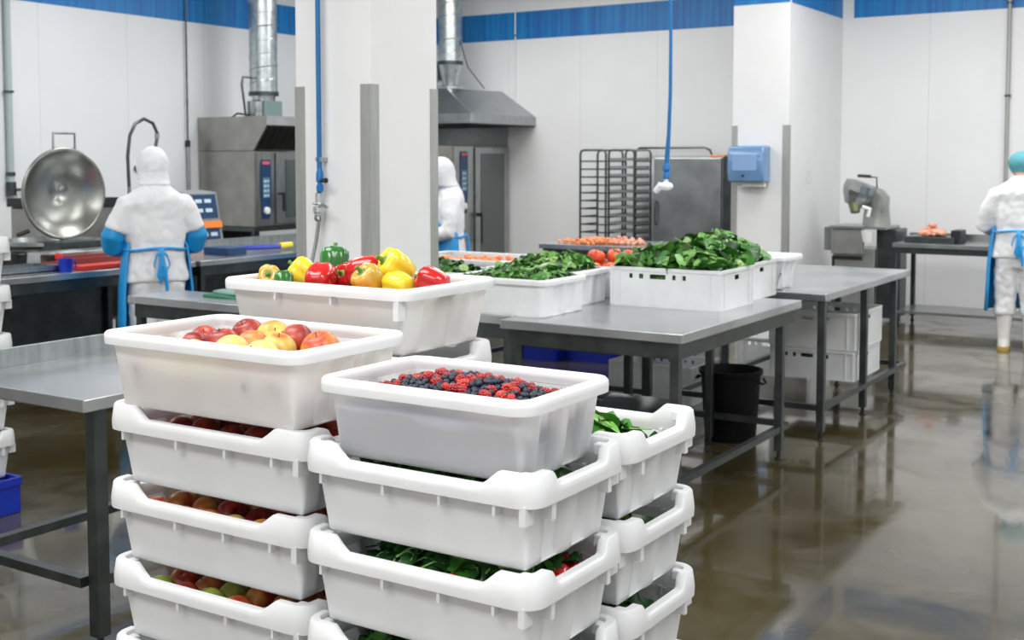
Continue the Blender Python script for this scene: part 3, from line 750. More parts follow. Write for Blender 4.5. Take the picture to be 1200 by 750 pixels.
tub('produce_tub', 'wide white tub with a few orange pieces behind the low tub of greens', -4.32, 6.36, TZ, .85, .58, .168, M['euro'], ti=.014, taper=.01)
def lumps(name, label, m, pts, r, z0, cat):
    mb = MB(); c = (sum(p[0] for p in pts)/len(pts), sum(p[1] for p in pts)/len(pts), z0)
    for p in pts:
        mb.sphere(p, r*random.uniform(.7, 1.3), r*random.uniform(.5, 1.0), r*random.uniform(.5, .8), n=8, m=5)
    o = build(name, mb, m, None, smooth='all', off=c); o.location = c
    return tag(o, label, cat, kind='stuff')
lumps('carrot_pieces', 'orange chopped pieces lying in the wide white tub', M['orange_food'], [(random.uniform(-4.55, -4.1), random.uniform(6.15, 6.5), TZ+.165+random.uniform(-.01, .02)) for _ in range(70)], .026, TZ+.006, 'vegetables')
o = build('carrot_layer', MB().box(-4.70, -3.94, 6.10, 6.62, TZ+.008, TZ+.150), M['white_pl'], None, off=(-4.32, 6.36, TZ)); o.location = (-4.32, 6.36, TZ)
tag(o, 'white liner sheet filling the wide tub below the orange pieces', 'liner')
tub('produce_tub', 'white tub of tomatoes between the beans and the spinach boxes', -3.50, 6.42, TZ, .60, .42, .155, M['euro'], ti=.012, taper=.01)
def tomato():
    t = build('tomato', MB().lathe([(.0006, -.026), (.015, -.029), (.028, -.020), (.036, 0), (.031, .018), (.018, .027), (.006, .024), (.0005, .021)], n=18, fn=lambda a, z: 1+.035*math.cos(5*a)), M['tomato'], None, smooth='all')
    t['category'] = 'tomato'
    s = MB()
    for k in range(5):
        a = 2*PI*k/5; s.add([(0, 0, .024), (.012*math.cos(a-.3), .012*math.sin(a-.3), .030), (.024*math.cos(a), .024*math.sin(a), .029), (.012*math.cos(a+.3), .012*math.sin(a+.3), .030)], [(0, 1, 2, 3)])
    build('calyx', s, M['stem'], t); return t
TT = [tomato()]; TTf = {0: True}
for i in range(5):
    for j in range(4):
        put(TT, TTf, 0, (-3.70+.095*i, 6.29+.085*j, TZ+.165+random.uniform(-.01, .01)), rr3(.5), 'red tomato in the tub beside the spinach boxes', 'tomatoes in the tub', 1.2)
for x, y in [(-3.42, 6.33), (-3.33, 6.38), (-3.38, 6.46), (-3.48, 6.40), (-3.30, 6.50), (-3.42, 6.54)]:
    put(TT, TTf, 0, (x, y, TZ+.232), rr3(.5), 'red tomato piled on top in the tub beside the spinach boxes', 'tomatoes piled on top', 1.25)
o = build('tomato_layer', MB().box(-3.76, -3.24, 6.25, 6.59, TZ+.008, TZ+.125), M['tomato'], None, off=(-3.5, 6.42, TZ)); o.location = (-3.5, 6.42, TZ)
tag(o, 'packed lower tomatoes filling the tub', 'tomatoes', kind='stuff')
tub('produce_tub', 'white tub jutting out on the right table just behind the spinach', -2.84, 7.30, TZ, .60, .34, .185, M['euro'], ti=.03, taper=.05)
# orange heap far
lumps('orange_food_heap', 'low heap of orange chopped food on the far steel table', M['orange_food'], [(random.gauss(-5.64, .11), random.gauss(10.30, .07), .91+abs(random.gauss(.0, .018))) for _ in range(190)], .024, .9, 'food')
lumps('pink_food_heap', 'pinkish chopped food right of the orange heap on the far table', M['pink_food'], [(random.gauss(-5.28, .06), random.gauss(10.38, .06), .91+abs(random.gauss(.0, .018))) for _ in range(90)], .026, .9, 'food')
# boxes under the tables
eurobox('lower slotted white box on the rails of the right table', -2.66, 8.30, .217, .60, .62, .205, cat='box')
eurobox('upper white box with a hand slot on the rails of the right table', -2.66, 8.30, .425, .62, .63, .255, holes=True)
eurobox('white slotted box on the floor under the middle tables, left of the black bin', -3.72, 7.9, .0, .66, .5, .27)
eurobox('white slotted box on the floor behind the black bin', -3.35, 9.3, .0, .60, .45, .30)
for i, (x, y) in enumerate([(-5.35, 8.9), (-4.90, 9.05), (-4.45, 9.2)]):
    b = thing('blue_box', ['leftmost', 'middle', 'rightmost'][i]+' of the three blue boxes on the floor under the tables', 'box', (x, y, 0), 0, 'blue boxes under the tables')
    mb = MB(); mb.box(-.19, .19, -.14, .14, 0, .02); mb.box(-.2, .2, -.15, -.14, 0, .22); mb.box(-.2, .2, .14, .15, 0, .22); mb.box(-.2, -.19, -.14, .14, 0, .22); mb.box(.19, .2, -.14, .14, 0, .22)
    build('box_body', mb, M['blue_plastic'], b)
    r = MB(); ring_mesh(r, [[(p[0]-p[2]*o_, p[1]-p[3]*o_, z_) for p in perim(.42, .32, .02, 0, 4, 2)] for o_, z_ in ((0, .205), (0, .235), (.02, .235), (.02, .205))], closed=True)
    build('rim', r, M['blue_plastic'], b)
# black bin
t = thing('waste_bin', 'round black bin on the floor between the two right tables', 'bin', (-2.80, 7.02-.12, 0))
bn = MB(); PR = [(.150, 0), (.155, .01), (.182, .40), (.194, .405), (.196, .43), (.184, .432), (.178, .40), (.150, .02), (.001, .018)]
bn.lathe(PR, n=36); build('bin_body', bn, M['bin'], t, smooth=True)
for s in (-1, 1):
    build('handle', MB().tube([(s*.19, -.05, .38), (s*.215, -.03, .36), (s*.215, .03, .36), (s*.19, .05, .38)], .007), M['bin'], t, smooth=True)
# grey sheet leaning on the lower rail
t = thing('steel_chute', 'grey sloping sheet metal chute under the middle table behind the spinach crate', 'chute', (-3.02, 5.75, 0))
c = MB(); c.prism([(5.35, .22), (6.10, .36), (6.10, .372), (5.35, .232)], 0, -3.20, -2.78)
W('sheet', c, M['steel'], t); W('side_lip', MB().prism([(5.35, .20), (6.10, .33), (6.10, .40), (5.35, .26)], 0, -2.785, -2.773), M['steel'], t)
for x in (-3.17, -2.84): W('support_leg', MB().box(x, x+.03, 5.9, 5.93, 0, .325), M['steel_dk'], t); W('support_leg', MB().box(x, x+.03, 5.42, 5.45, 0, .235), M['steel_dk'], t)

# far left stack of crates on a blue box
xs, ys = -5.40, 3.375
b = thing('blue_box', 'blue plastic box under the white crate stack at the left edge', 'box', (xs, ys, 0))
mb = MB(); mb.box(-.30, .30, -.2, .2, 0, .15); build('box_body', mb, M['blue_plastic'], b, bevel=.006)
r = MB(); ring_mesh(r, [[(p[0]-p[2]*o_, p[1]-p[3]*o_, z_) for p in perim(.62, .42, .02, 0, 4, 2)] for o_, z_ in ((0, .14), (0, .175), (.02, .175), (.02, .14))], closed=True)
build('rim', r, M['blue_plastic'], b)
for k in range(5):
    place_crate(xs-.012, ys, .176+.233*k, 'white stacking crate in the stack at the far left edge, '+['lowest, on the blue box', 'second from the bottom', 'third from the bottom', 'fourth from the bottom', 'topmost'][k], 1.04, 1.03, 1.16, group='white crates in the far left stack')

# ---------------------------------------------------------------- things on the left counters
def simple(name, label, cat, mb, m, c, **k):
    o = build(name, mb, m, None, off=c, **k); o.location = c; return tag(o, label, cat)
simple('steel_tray', 'long steel tray lying on the left counter behind the blue cup', 'tray', MB().box(-7.75, -7.45, 5.05, 5.62, .905, .915).box(-7.75, -7.74, 5.05, 5.62, .9, .95).box(-7.46, -7.45, 5.05, 5.62, .9, .95).box(-7.74, -7.46, 5.05, 5.06, .9, .95).box(-7.74, -7.46, 5.61, 5.62, .9, .95), M['steel'], (-7.6, 5.33, .9))
t = thing('blue_cup', 'dark blue plastic cup standing on the left counter', 'cup', (-7.40, 5.60, .9))
build('cup_body', MB().lathe([(.045, 0), (.055, .095), (.058, .097), (.051, .099), (.042, .006), (.001, .005)], n=20), M['blue_plastic'], t, smooth=True)
build('handle', MB().tube([(.0, .05, .08), (.0, .085, .075), (.0, .085, .03), (.0, .048, .02)], .006), M['blue_plastic'], t)
simple('red_board', 'orange red long board on the left counter beside the worker', 'board', MB().box(-7.52, -7.38, 5.72, 6.28, .9, .935), M['red'], (-7.45, 6.0, .9), bevel=.008)
simple('red_tray', 'dark red tray behind the red board on the left counter', 'tray', MB().box(-7.95, -7.60, 5.8, 6.4, .9, .94).box(-7.95, -7.93, 5.8, 6.4, .94, .97).box(-7.62, -7.60, 5.8, 6.4, .94, .97), mat('dark red', (.28, .05, .04), .5), (-7.78, 6.1, .9))
simple('steel_board', 'pale steel board on the counter between the pan and the worker', 'board', MB().box(-8.30, -8.05, 5.9, 6.72, .9, .985), M['steel_top'], (-8.2, 6.3, .9), bevel=.004)
t = thing('black_pot', 'black pot on the counter below the left rim of the pan lid', 'pot', (-7.95, 5.55, .9))
build('pot_body', MB().lathe([(.08, 0), (.10, .01), (.105, .11), (.112, .115), (.10, .118), (.095, .02), (.001, .015)], n=24), M['black'], t, smooth=True)
build('handle', MB().tube([(.09, -.02, .10), (.15, -.03, .11), (.22, -.05, .115)], .009), M['black'], t)
t = thing('red_valve_knob', 'red round knob on a black fitting beside the black pot', 'knob', (-7.92, 5.86, .9))
build('fitting', MB().box(-.05, .05, -.06, .03, 0, .09), M['black'], t, bevel=.01)
build('knob', MB().lathe([(.03, 0), (.036, .01), (.034, .035), (.02, .042)], c=(.03, .03, .065), ax=Matrix.Rotation(PI/2, 3, 'Y'), n=16), M['red'], t, smooth=True)
t = thing('floor_brush', 'blue long handled brush with yellow tip lying on the counter', 'brush', (-7.62, 7.9, .9))
W('brush_head', MB().box(-7.80, -7.50, 7.30, 7.52, .9, .965), mat('navy bristles', (.01, .05, .14), .6), t, bevel=.01)
W('handle', MB().tube([(-7.66, 7.48, .945), (-7.60, 7.75, .94), (-7.55, 8.0, .935)], [.016, .022, .02]), M['blue_plastic'], t, smooth=True)
W('tip', MB().tube([(-7.55, 7.98, .945), (-7.54, 8.12, .95)], [.026, .022]), M['yellow'], t, smooth=True)
for i, z in enumerate((.9, .918)):
    mb = mound_mesh(lambda x, y: z+.014+.006*math.sin(x*14+i)+.004*math.sin(y*20), -5.35+i*.05, -4.62, 5.0+.03*i, 5.38, z, 14, 6)
    simple('folded_cloth', ['lower dark green cloth on the table left of the column', 'upper green folded cloth on the table left of the column'][i], 'cloth', mb, [M['green_cloth'], mat('pale green cloth', (.22, .36, .32), .8)][i], (-5.0, 5.2, z), smooth='all')

# ---------------------------------------------------------------- tilting pan with open lid
t = thing('tilting_pan', 'steel tilting kettle with its round lid standing open on the left', 'cooking pan', (-8.9, 6.6, 0))
W('pan_body', MB().box(-9.5, -8.55, 6.15, 7.15, .35, .93).box(-9.9, -9.3, 6.9, 7.65, .2, 1.28), M['steel_warm'], t, bevel=.02)
W('dark_lid_edge', MB().box(-9.92, -9.28, 6.88, 7.67, 1.28, 1.36), M['black'], t)
W('pan_rim', MB().lathe([(.40, 0), (.45, .03), (.45, .06), (.40, .065), (.38, .0), (.36, -.05)], c=(-9.0, 6.65, .96), n=40), M['steel'], t, smooth=True)
lc = Vector((-8.6, 6.515, 1.43)); nv = (Vector((0, 0, 1.75))-lc); nv.z = -.14; nv = nv.normalized()
nv = (Matrix.Rotation(math.radians(32), 3, 'Z') @ nv).normalized()
q = nv.to_track_quat('Z', 'Y').to_matrix()
prof = [(.0006, -.115), (.05, -.118), (.065, -.105), (.12, -.105), (.22, -.085), (.31, -.045), (.355, .0), (.368, .012), (.382, .012), (.388, .0), (.38, -.025), (.36, -.035), (.315, -.075), (.22, -.105), (.10, -.125), (.0006, -.13)]
W('lid', MB().lathe(prof, c=tuple(lc), ax=q, n=56), M['steel_polish'], t, smooth='all')
up_ = (q @ Vector((0, 1, 0))); sd = (q @ Vector((1, 0, 0)))
vz = Vector((0, 0, 1)); vz = (vz-nv*vz.dot(nv)).normalized(); vs_ = nv.cross(vz)
h0 = lc+vz*.375
W('lid_handle', MB().tube([tuple(h0+vs_*(-.10)), tuple(h0+vs_*(-.10)+vz*.13), tuple(h0+vs_*.10+vz*.13), tuple(h0+vs_*.10)], .011, n=8), M['steel'], t, smooth=True)
W('hinge_arm', MB().tube([tuple(lc-vz*.40-nv*.05), tuple(lc-vz*.52-nv*.12), (-9.3, 6.8, .9)], .022, n=8).box(-8.75, -8.45, 6.35, 6.75, .93, 1.03), M['steel_dk'], t)
W('lid_catch', MB().tube([tuple(lc-vz*.30-vs_*(-.33)), tuple(lc-vz*.33-vs_*(-.43))], .018, n=8), M['black'], t)
for x, y in ((-9.4, 6.2), (-8.65, 6.2), (-9.4, 7.05), (-8.65, 7.05)):
    W('leg', MB().box(x, x+.06, y, y+.06, 0, .36), M['steel_dk'], t)
# control pod
t = thing('control_pod', 'tilted control panel with an orange stripe beside the worker in the white hood', 'control panel', (-8.8, 8.2, .9))
W('pod_post', MB().box(-8.95, -8.85, 8.1, 8.28, 0, .9), M['steel_dk'], t)
W('pod_housing', MB().prism([(-9.0, .9), (-8.68, .9), (-8.78, 1.40), (-9.0, 1.42)], 1, 7.98, 8.40), M['grey_pl'], t, bevel=.01)
def slab(y0, y1, z0, z1, o=.004, a=(-8.68, .9), b=(-8.78, 1.40)):
    def X(z): return a[0]+(b[0]-a[0])*(z-a[1])/(b[1]-a[1])
    return MB().prism([(X(z0)-.002, z0), (X(z0)+o, z0), (X(z1)+o, z1), (X(z1)-.002, z1)], 1, y0, y1)
for nme, m, s in (('face', 'panel_blue', slab(8.01, 8.37, 1.15, 1.38)), ('stripe', 'orange', slab(7.99, 8.39, 1.06, 1.12, .02)), ('key_pad', 'panel_blue', slab(8.02, 8.36, .94, 1.05)),
                  ('yellow_key', 'yellow', slab(8.02, 8.07, 1.28, 1.31, .008))): W(nme, s, M[m], t)
for (y0, z0) in ((8.10, 1.30), (8.22, 1.30), (8.10, 1.21), (8.22, 1.21), (8.12, .98), (8.24, .98)): W('key', slab(y0, y0+.085, z0, z0+.035, .007), M['lcd'], t)
# pre-rinse hose loop
t = thing('rinse_hose', 'looped grey rinse hose standing behind the worker in the white hood', 'hose', (-9.5, 8.0, .9))
W('riser', MB().tube([(-9.5, 7.95, 0), (-9.5, 7.95, .9), (-9.5, 7.94, 1.45)], .018), M['steel'], t, smooth=True)
pp = []
for p in [(-9.5, 7.94, 1.45), (-9.5, 7.93, 1.75), (-9.5, 7.96, 1.95), (-9.5, 8.03, 2.07), (-9.5, 8.14, 2.12), (-9.5, 8.25, 2.08), (-9.5, 8.31, 1.97), (-9.5, 8.28, 1.85), (-9.5, 8.22, 1.74)]: pp.append(p)
W('hose', MB().tube(pp, .017, n=10), M['steel_dk'], t, smooth=True)
W('knuckle', MB().lathe([(.025, 0), (.025, .05)], c=(-9.5, 8.30, 1.93), n=10), M['steel'], t)
W('nozzle', MB().tube([(-9.5, 8.22, 1.75), (-9.5, 8.18, 1.66)], [.02, .03]), M['black'], t)
# wall pipes
def pipe(label, x, y, z0, z1, r, m, clips=(1.2, 2.4, 3.4), name='wall_pipe'):
    t = thing(name, label, 'pipe', (x, y, z0))
    build('pipe', MB().tube([(0, 0, 0), (0, 0, z1-z0)], r, n=10), m, t, smooth=True)
    for c in clips:
        if z0 < c < z1: build('clip', MB().lathe([(r*1.5, 0), (r*1.5, .02)], c=(0, 0, c-z0), n=10), M['steel_dk'], t)
    return t
p_ = pipe('grey water pipe with a valve on the left wall at the photo edge', XL+.04, 7.66, 1.35, CEIL, .035, mat('painted pipe', (.42, .50, .49), .4))
build('valve', MB().tube([(0, 0, 0), (.0, 0, .14)], .05).tube([(0, 0, .06), (.02, .16, .06)], .016).tube([(0, 0, .2), (0, 0, .24)], .045), M['steel_dk'], p_, smooth=True)
build('drain_hose', MB().tube([(0, .05, .05), (.1, .12, -.2), (.25, .2, -.6), (.5, .25, -.95)], .010), M['steel'], p_, smooth=True)
p_ = pipe('thin probe rod hanging on the left wall between the worker and the oven', XL+.03, 10.05, 1.15, CEIL, .010, M['steel_dk'])
build('probe_cap', MB().lathe([(.03, 0), (.03, .08)], c=(0, 0, .72), n=12), M['black'], p_)
build('probe_sleeve', MB().tube([(0, 0, .2), (0, 0, .72)], .022), M['steel'], p_, smooth=True)
pipe('thin grey pipe running down the back wall above the worker in the teal cap', -2.515, YW-.03, .9, CEIL, .022, M['guard'])
pipe('thin white cable running up the back wall right of the extractor hood', -8.84, YW-.02, 2.2, CEIL, .010, M['white_pl'])
simple('wall_hook', 'small dark round fitting on the wall above the open pan lid', 'fitting', MB().lathe([(.035, 0), (.035, .03), (.012, .05)], ax=Matrix.Rotation(PI/2, 3, 'Y'), n=14, c=(XL, 9.3, 1.62)), M['steel_dk'], (XL, 9.3, 1.62))

# ---------------------------------------------------------------- ovens
def oven(label, X0, X1, Y0, Y1, z0, z1, cp, door, win, knobz, name='combi_oven'):
    t = thing(name, label, 'oven', ((X0+X1)/2, (Y0+Y1)/2, z0))
    W('oven_body', MB().box(X0, X1, Y0, Y1, z0, z1), M['steel_warm'], t, bevel=.008)
    c0, c1 = cp
    W('control_strip', MB().box(X1, X1+.012, c0, c1, z0+.02, z1-.02), M['steel'], t)
    m = (c0+c1)/2; hh = z1-z0
    zc0, zc1 = knobz
    p = W('control_panel', MB().prism([(m-.085, zc1-.05), (m-.07, zc1), (m+.07, zc1), (m+.085, zc1-.05), (m+.085, zc0+.3), (m+.06, zc0+.02), (m+.04, zc0), (m-.04, zc0), (m-.06, zc0+.02), (m-.085, zc0+.3)], 0, X1+.012, X1+.022), M['panel_blue'], t)
    def sub(n_, mb, mm): build(n_, mb, mm, p, off=tuple(t.location))
    sub('name_plate', MB().box(X1+.022, X1+.025, m-.06, m+.06, zc1-.055, zc1-.02), mat('red plate', (.75, .12, .15), .5))
    zz = zc1-.30*(zc1-zc0)
    sub('display', MB().box(X1+.022, X1+.025, m-.055, m+.055, zc0+.36*(zc1-zc0), zz), mat('display', (.10, .2, .3), .3))
    for i in range(4):
        z = zz-.02-(zz-zc0-.36*(zc1-zc0))*.24*i
        sub('icon', MB().box(X1+.025, X1+.027, m-.04, m-.005, z-.035, z-.01), M['lcd']); sub('icon', MB().box(X1+.025, X1+.027, m+.008, m+.045, z-.03, z-.012), M['lcd'])
    sub('dial', MB().lathe([(.045, 0), (.042, .025), (.03, .03)], c=(X1+.02, m, zc0+.10), ax=Matrix.Rotation(PI/2, 3, 'Y'), n=20), M['white_pl'])
    d0, d1 = door
    d = W('door', MB().box(X1, X1+.035, d0, d1, z0+.03, z1-.02), M['steel'], t, bevel=.004)
    w0, w1 = win
    build('window', MB().box(X1+.035, X1+.041, w0, w1, z0+.10, z1-.10), M['glass'], d, off=tuple(t.location))
    build('handle', MB().box(X1+.04, X1+.10, d0+.03, d0+.06, z0+.42*hh, z0+.45*hh).box(X1+.09, X1+.11, d0+.03, d0+.065, z0+.20*hh, z0+.45*hh), M['black'], d, off=tuple(t.location), bevel=.005)
    return t
oven('steel combi oven under a square hood, beside the left edge of the column', -11+.01, -10.08, 10.23, 11.16, .93, 1.82, (10.27, 10.555), (10.575, 11.14), (10.72, 11.02), (1.02, 1.72))
t = thing('oven_stand', 'steel stand carrying the left combi oven', 'stand', (-10.5, 10.7, 0))
W('stand_top', MB().box(-10.98, -10.05, 10.20, 11.2, .88, .93), M['steel_dk'], t)
for x, y in ((-10.95, 10.25), (-10.15, 10.25), (-10.95, 11.1), (-10.15, 11.1)): W('leg', MB().box(x, x+.05, y, y+.05, 0, .88), M['steel_dk'], t)
W('shade_panel', MB().box(-10.95, -10.9, 10.3, 11.1, .1, .88), M['black'], t); W('shelf', MB().box(-10.95, -10.1, 10.25, 11.15, .4, .43), M['steel_dk'], t)  # black sheet added so the open stand looks like a shaded cavity
t = thing('extractor_hood', 'square extractor hood with dark slanted filter on top of the left oven', 'hood', (-10.4, 10.7, 1.82))
W('hood_shell', MB().prism([(-10.99, 1.825), (-10.08, 1.825), (-9.86, 2.12), (-9.86, 2.225), (-10.99, 2.225)], 1, 10.23, 11.18), M['steel_warm'], t)
f_ = MB(); f_.prism([(-10.075, 1.845), (-10.065, 1.84), (-9.865, 2.105), (-9.875, 2.11)], 1, 10.26, 11.15); fl = W('filter', f_, M['black'], t)
g = MB()
for i in range(7):
    y = 10.3+.115*i; g.prism([(-10.062, 1.85), (-10.052, 1.845), (-9.862, 2.09), (-9.87, 2.1)], 1, y, y+.02)
build('baffles', g, M['steel_dk'], fl, off=(-10.4, 10.7, 1.82))
W('fascia_strip', MB().box(-9.86, -9.852, 10.23, 11.18, 2.12, 2.225), M['steel_top'], t)
W('top_hook', MB().tube([(-10.6, 10.4, 2.22), (-10.5, 10.4, 2.27), (-10.35, 10.45, 2.25)], .012), M['steel_dk'], t)
def duct(label, x, y, z0, z1, r, m=M['galv'], pitch=.16, col=.06):
    t = thing('spiral_duct', label, 'duct', (x, y, z0))
    build('duct_pipe', MB().tube([(0, 0, 0), (0, 0, z1-z0)], r, n=28), m, t, smooth=True)
    n = int((z1-z0)/pitch*16); sp_ = [((r+.002)*math.cos(2*PI*i/16), (r+.002)*math.sin(2*PI*i/16), pitch*i/16+.02) for i in range(n)]
    build('spiral_seam', MB().tube(sp_, .007, n=5), M['galv'], t, smooth=True)
    build('collar', MB().lathe([(r*1.08, -.02), (r*1.08, .03)], n=28), M['steel_dk'], t)
    return t
t = duct('upright spiral duct above the left oven hood', -10.3, 10.64, 2.50, CEIL, .165)
build('reducer', MB().lathe([(.12, -.20), (.14, -.02)], n=28), M['steel_top'], t, smooth=True)
build('damper_box', MB().box(-.13, .16, -.15, .15, -.27, -.08), mat('greenish damper', (.17, .25, .25), .5), t, bevel=.01)
build('motor', MB().lathe([(.075, 0), (.085, .03), (.085, .18), (.06, .2)], c=(.05, -.16, -.275), n=18), M['steel_top'], t, smooth=True)
build('conduit', MB().tube([(0, -.19, .19), (0, -.34, .19), (.0, -.36, .1), (.02, -.32, -.275)], .014), M['steel_dk'], t, smooth=True)
# second oven
oven('tall combi oven with a glass door, right of the white column', -9.9, -8.96, 12.28, 13.95, .30, 1.905, (12.67, 13.10), (13.13, 13.93), (13.25, 13.82), (1.02, 1.83))
t = thing('oven_stand', 'low dark stand below the tall combi oven', 'stand', (-9.4, 13.1, 0))
W('plinth', MB().box(-9.88, -9.0, 12.3, 13.9, .2, .30), M['steel_dk'], t)
for x, y in ((-9.85, 12.33), (-9.1, 12.33), (-9.85, 13.8), (-9.1, 13.8)): W('leg', MB().box(x, x+.05, y, y+.05, 0, .2), M['steel_dk'], t)
t = thing('extractor_hood', 'wide sloping extractor hood above the tall oven, right of the column', 'hood', (-9.7, 13.2, 2.18))
X1, Y0 = -8.52, 12.436
hd = MB(); x0 = -10.98
hd.add([(x0, Y0, 2.18), (X1, Y0, 2.18), (X1, YW-.01, 2.18), (x0, YW-.01, 2.18), (x0, Y0, 2.30), (X1, Y0, 2.30), (X1, YW-.01, 2.30), (x0, YW-.01, 2.30),
        (x0, Y0+.55, 2.66), (X1-.78, Y0+.55, 2.66), (X1-.55, YW-.01, 2.66), (x0, YW-.01, 2.66)],
       [(0, 1, 5, 4), (1, 2, 6, 5), (4, 5, 9, 8), (5, 6, 10, 9), (8, 9, 10, 11), (2, 3, 7, 6), (3, 0, 4, 7), (6, 7, 11, 10), (7, 4, 8, 11)])
W('hood_shell', hd, M['steel'], t)
W('hood_underside', MB().box(x0+.02, X1-.02, Y0+.02, YW-.03, 2.165, 2.185), M['black'], t)
W('hood_edge', MB().tube([(X1, Y0, 2.185), (X1, Y0, 2.30), (X1-.78, Y0+.55, 2.665)], .008), M['steel_top'], t)
simple('wall_panel', 'steel backing sheet on the wall behind the tall oven', 'panel', MB().box(-10.98, -8.97, YW-.03, YW-.005, .9, 2.16), M['steel'], (-9.8, YW, .9))
t = duct('upright spiral duct above the wide extractor hood', -9.38, 13.2, 3.0, CEIL, .16)
build('cone', MB().lathe([(.10, -.30), (.16, -.02)], n=28), M['galv'], t, smooth=True)
build('flange', MB().lathe([(.17, -.36), (.19, -.34), (.19, -.31), (.12, -.29)], n=28), M['steel_top'], t, smooth=True)
build('guy_wire', MB().tube([(.16, 0, .3), (.25, .05, -.05), (.48, .1, -.34)], .008), M['steel_dk'], t)
build('side_box', MB().box(-.42, -.14, -.1, .12, -.22, .02), M['galv'], t)

# ---------------------------------------------------------------- rack trolleys, fridge
def trolley(label, x0, x1, y0, y1, trays, zt=1.84):
    t = thing('rack_trolley', label, 'trolley', ((x0+x1)/2, (y0+y1)/2, 0), 0, 'rack trolleys by the back wall')
    r = .014
    for y in (y0, y1):
        W('hoop_frame', MB().tube([(x0, y, .12), (x0, y, zt-.05), (x0+.015, y, zt-.012), (x0+.05, y, zt), (x1-.05, y, zt), (x1-.015, y, zt-.012), (x1, y, zt-.05), (x1, y, .12)], r, n=8), M['steel_dk'], t, smooth=True)
    for i in range(15):
        z = .32+.098*i
        for x in (x0, x1): W('runner', MB().box(x-.012, x+.012, y0, y1, z, z+.016), M['steel_dk'], t)
        if not trays: W('cross_bar', MB().box(x0, x1, y0-.006, y0+.006, z, z+.018), M['steel_dk'], t)
        if trays: W('tray', MB().box(x0+.015, x1-.015, y0+.005, y1-.02, z+.018, z+.05), M['steel'], t)
    W('base_bar', MB().box(x0, x1, y0-.01, y0+.01, .10, .13).box(x0, x1, y1-.01, y1+.01, .10, .13), M['steel_dk'], t)
    for x in (x0, x1):
        for y in (y0, y1): W('caster', MB().lathe([(.04, -.012), (.045, 0), (.04, .012)], c=(x, y, .046), ax=Matrix.Rotation(PI/2, 3, 'Y'), n=14).box(x-.008, x+.008, y-.012, y+.012, .05, .12), M['black'], t)
trolley('left rack trolley with empty rungs by the back wall', -7.36, -7.0, 13.15, 13.6, False)
trolley('rack trolley loaded with trays, second from the left by the back wall', -6.96, -6.61, 13.15, 13.6, True)
t = thing('rack_trolley', 'rack trolley mostly hidden behind the steel fridge, only its top bar showing', 'trolley', (-6.2, 13.9, 0), 0, 'rack trolleys by the back wall')
W('hoop_frame', MB().tube([(-6.95, 13.86, 0), (-6.95, 13.86, 1.82), (-6.9, 13.86, 1.87), (-6.0, 13.86, 1.87), (-5.93, 13.86, 1.84), (-5.90, 13.86, 1.76), (-5.90, 13.86, 0)], .014), M['steel_dk'], t, smooth=True)
W('base_bar', MB().box(-6.95, -5.9, 13.85, 13.87, .05, .08), M['steel_dk'], t)
t = thing('steel_fridge', 'tall steel cabinet between the rack trolleys and the far pier', 'cabinet', (-5.84, 13.35, 0))
W('cabinet_body', MB().box(-6.27, -5.40, 13.0, 13.75, .12, 1.745), M['steel'], t, bevel=.006)
d = W('door', MB().box(-6.26, -5.41, 12.965, 13.0, .16, 1.735), M['steel'], t, bevel=.006)
build('handle', MB().tube([(-6.22, 12.955, .95), (-6.22, 12.925, .98), (-6.22, 12.925, 1.2), (-6.22, 12.955, 1.23)], .01), M['steel_dk'], d, off=(-5.84, 13.35, 0))
W('side_frame', MB().box(-5.395, -5.28, 12.99, 13.7, .1, 1.75), M['steel_dk'], t)
for x in (-6.2, -5.5):
    for y in (13.1, 13.65): W('foot', MB().lathe([(.025, 0), (.02, .12)], c=(x, y, 0), n=10), M['black'], t)
simple('red_packet', 'small reddish packet lying on top of the tall steel cabinet', 'packet', MB().box(-5.62, -5.42, 13.1, 13.25, 1.745, 1.775), M['orange_food'], (-5.5, 13.2, 1.745), bevel=.008)

# ---------------------------------------------------------------- hanging hoses
t = thing('hanging_hose', 'blue hose hanging down the front of the white column', 'hose', (-4.06, 4.585, 1.55))
W('hose', MB().tube([(-4.066, 4.585, CEIL), (-4.066, 4.585, 3), (-4.064, 4.585, 1.66)], .013, n=12), M['blue'], t, smooth=True)
W('valve_body', MB().lathe([(.012, 1.645), (.012, 1.665), (.019, 1.64), (.019, 1.60), (.013, 1.595), (.013, 1.585), (.018, 1.58), (.018, 1.55), (.010, 1.545)][::-1], c=(-4.062, 4.585, 0), n=14), M['blue_fit'], t, smooth=True)
W('valve_lever', MB().tube([(-4.05, 4.58, 1.605), (-4.00, 4.56, 1.605)], [.008, .014]), M['black'], t, smooth=True)
W('coupling', MB().lathe([(.018, 1.40), (.024, 1.41), (.024, 1.44), (.030, 1.445), (.030, 1.47), (.018, 1.475), (.018, 1.54), (.012, 1.545)], c=(-4.07, 4.585, 0), n=14), M['steel_top'], t, smooth=True)
W('coupling_lever', MB().tube([(-4.10, 4.58, 1.49), (-4.03, 4.56, 1.485), (-3.99, 4.56, 1.47)], .007), M['steel_top'], t)
W('metal_hose', MB().tube([(-4.07, 4.585, 1.41), (-4.085, 4.58, 1.3), (-4.11, 4.56, 1.15), (-4.13, 4.55, .95), (-4.12, 4.55, .92)], .010), M['steel'], t, smooth=True)
W('wall_clip', MB().box(-4.08, -4.05, 4.575, 4.636, 2.9, 2.93).box(-4.08, -4.05, 4.575, 4.636, 1.7, 1.72), M['steel'], t)
t = thing('hanging_hose', 'blue hose hanging from the ceiling over the spinach', 'hose', (-3.75, 8.0, 1.6))
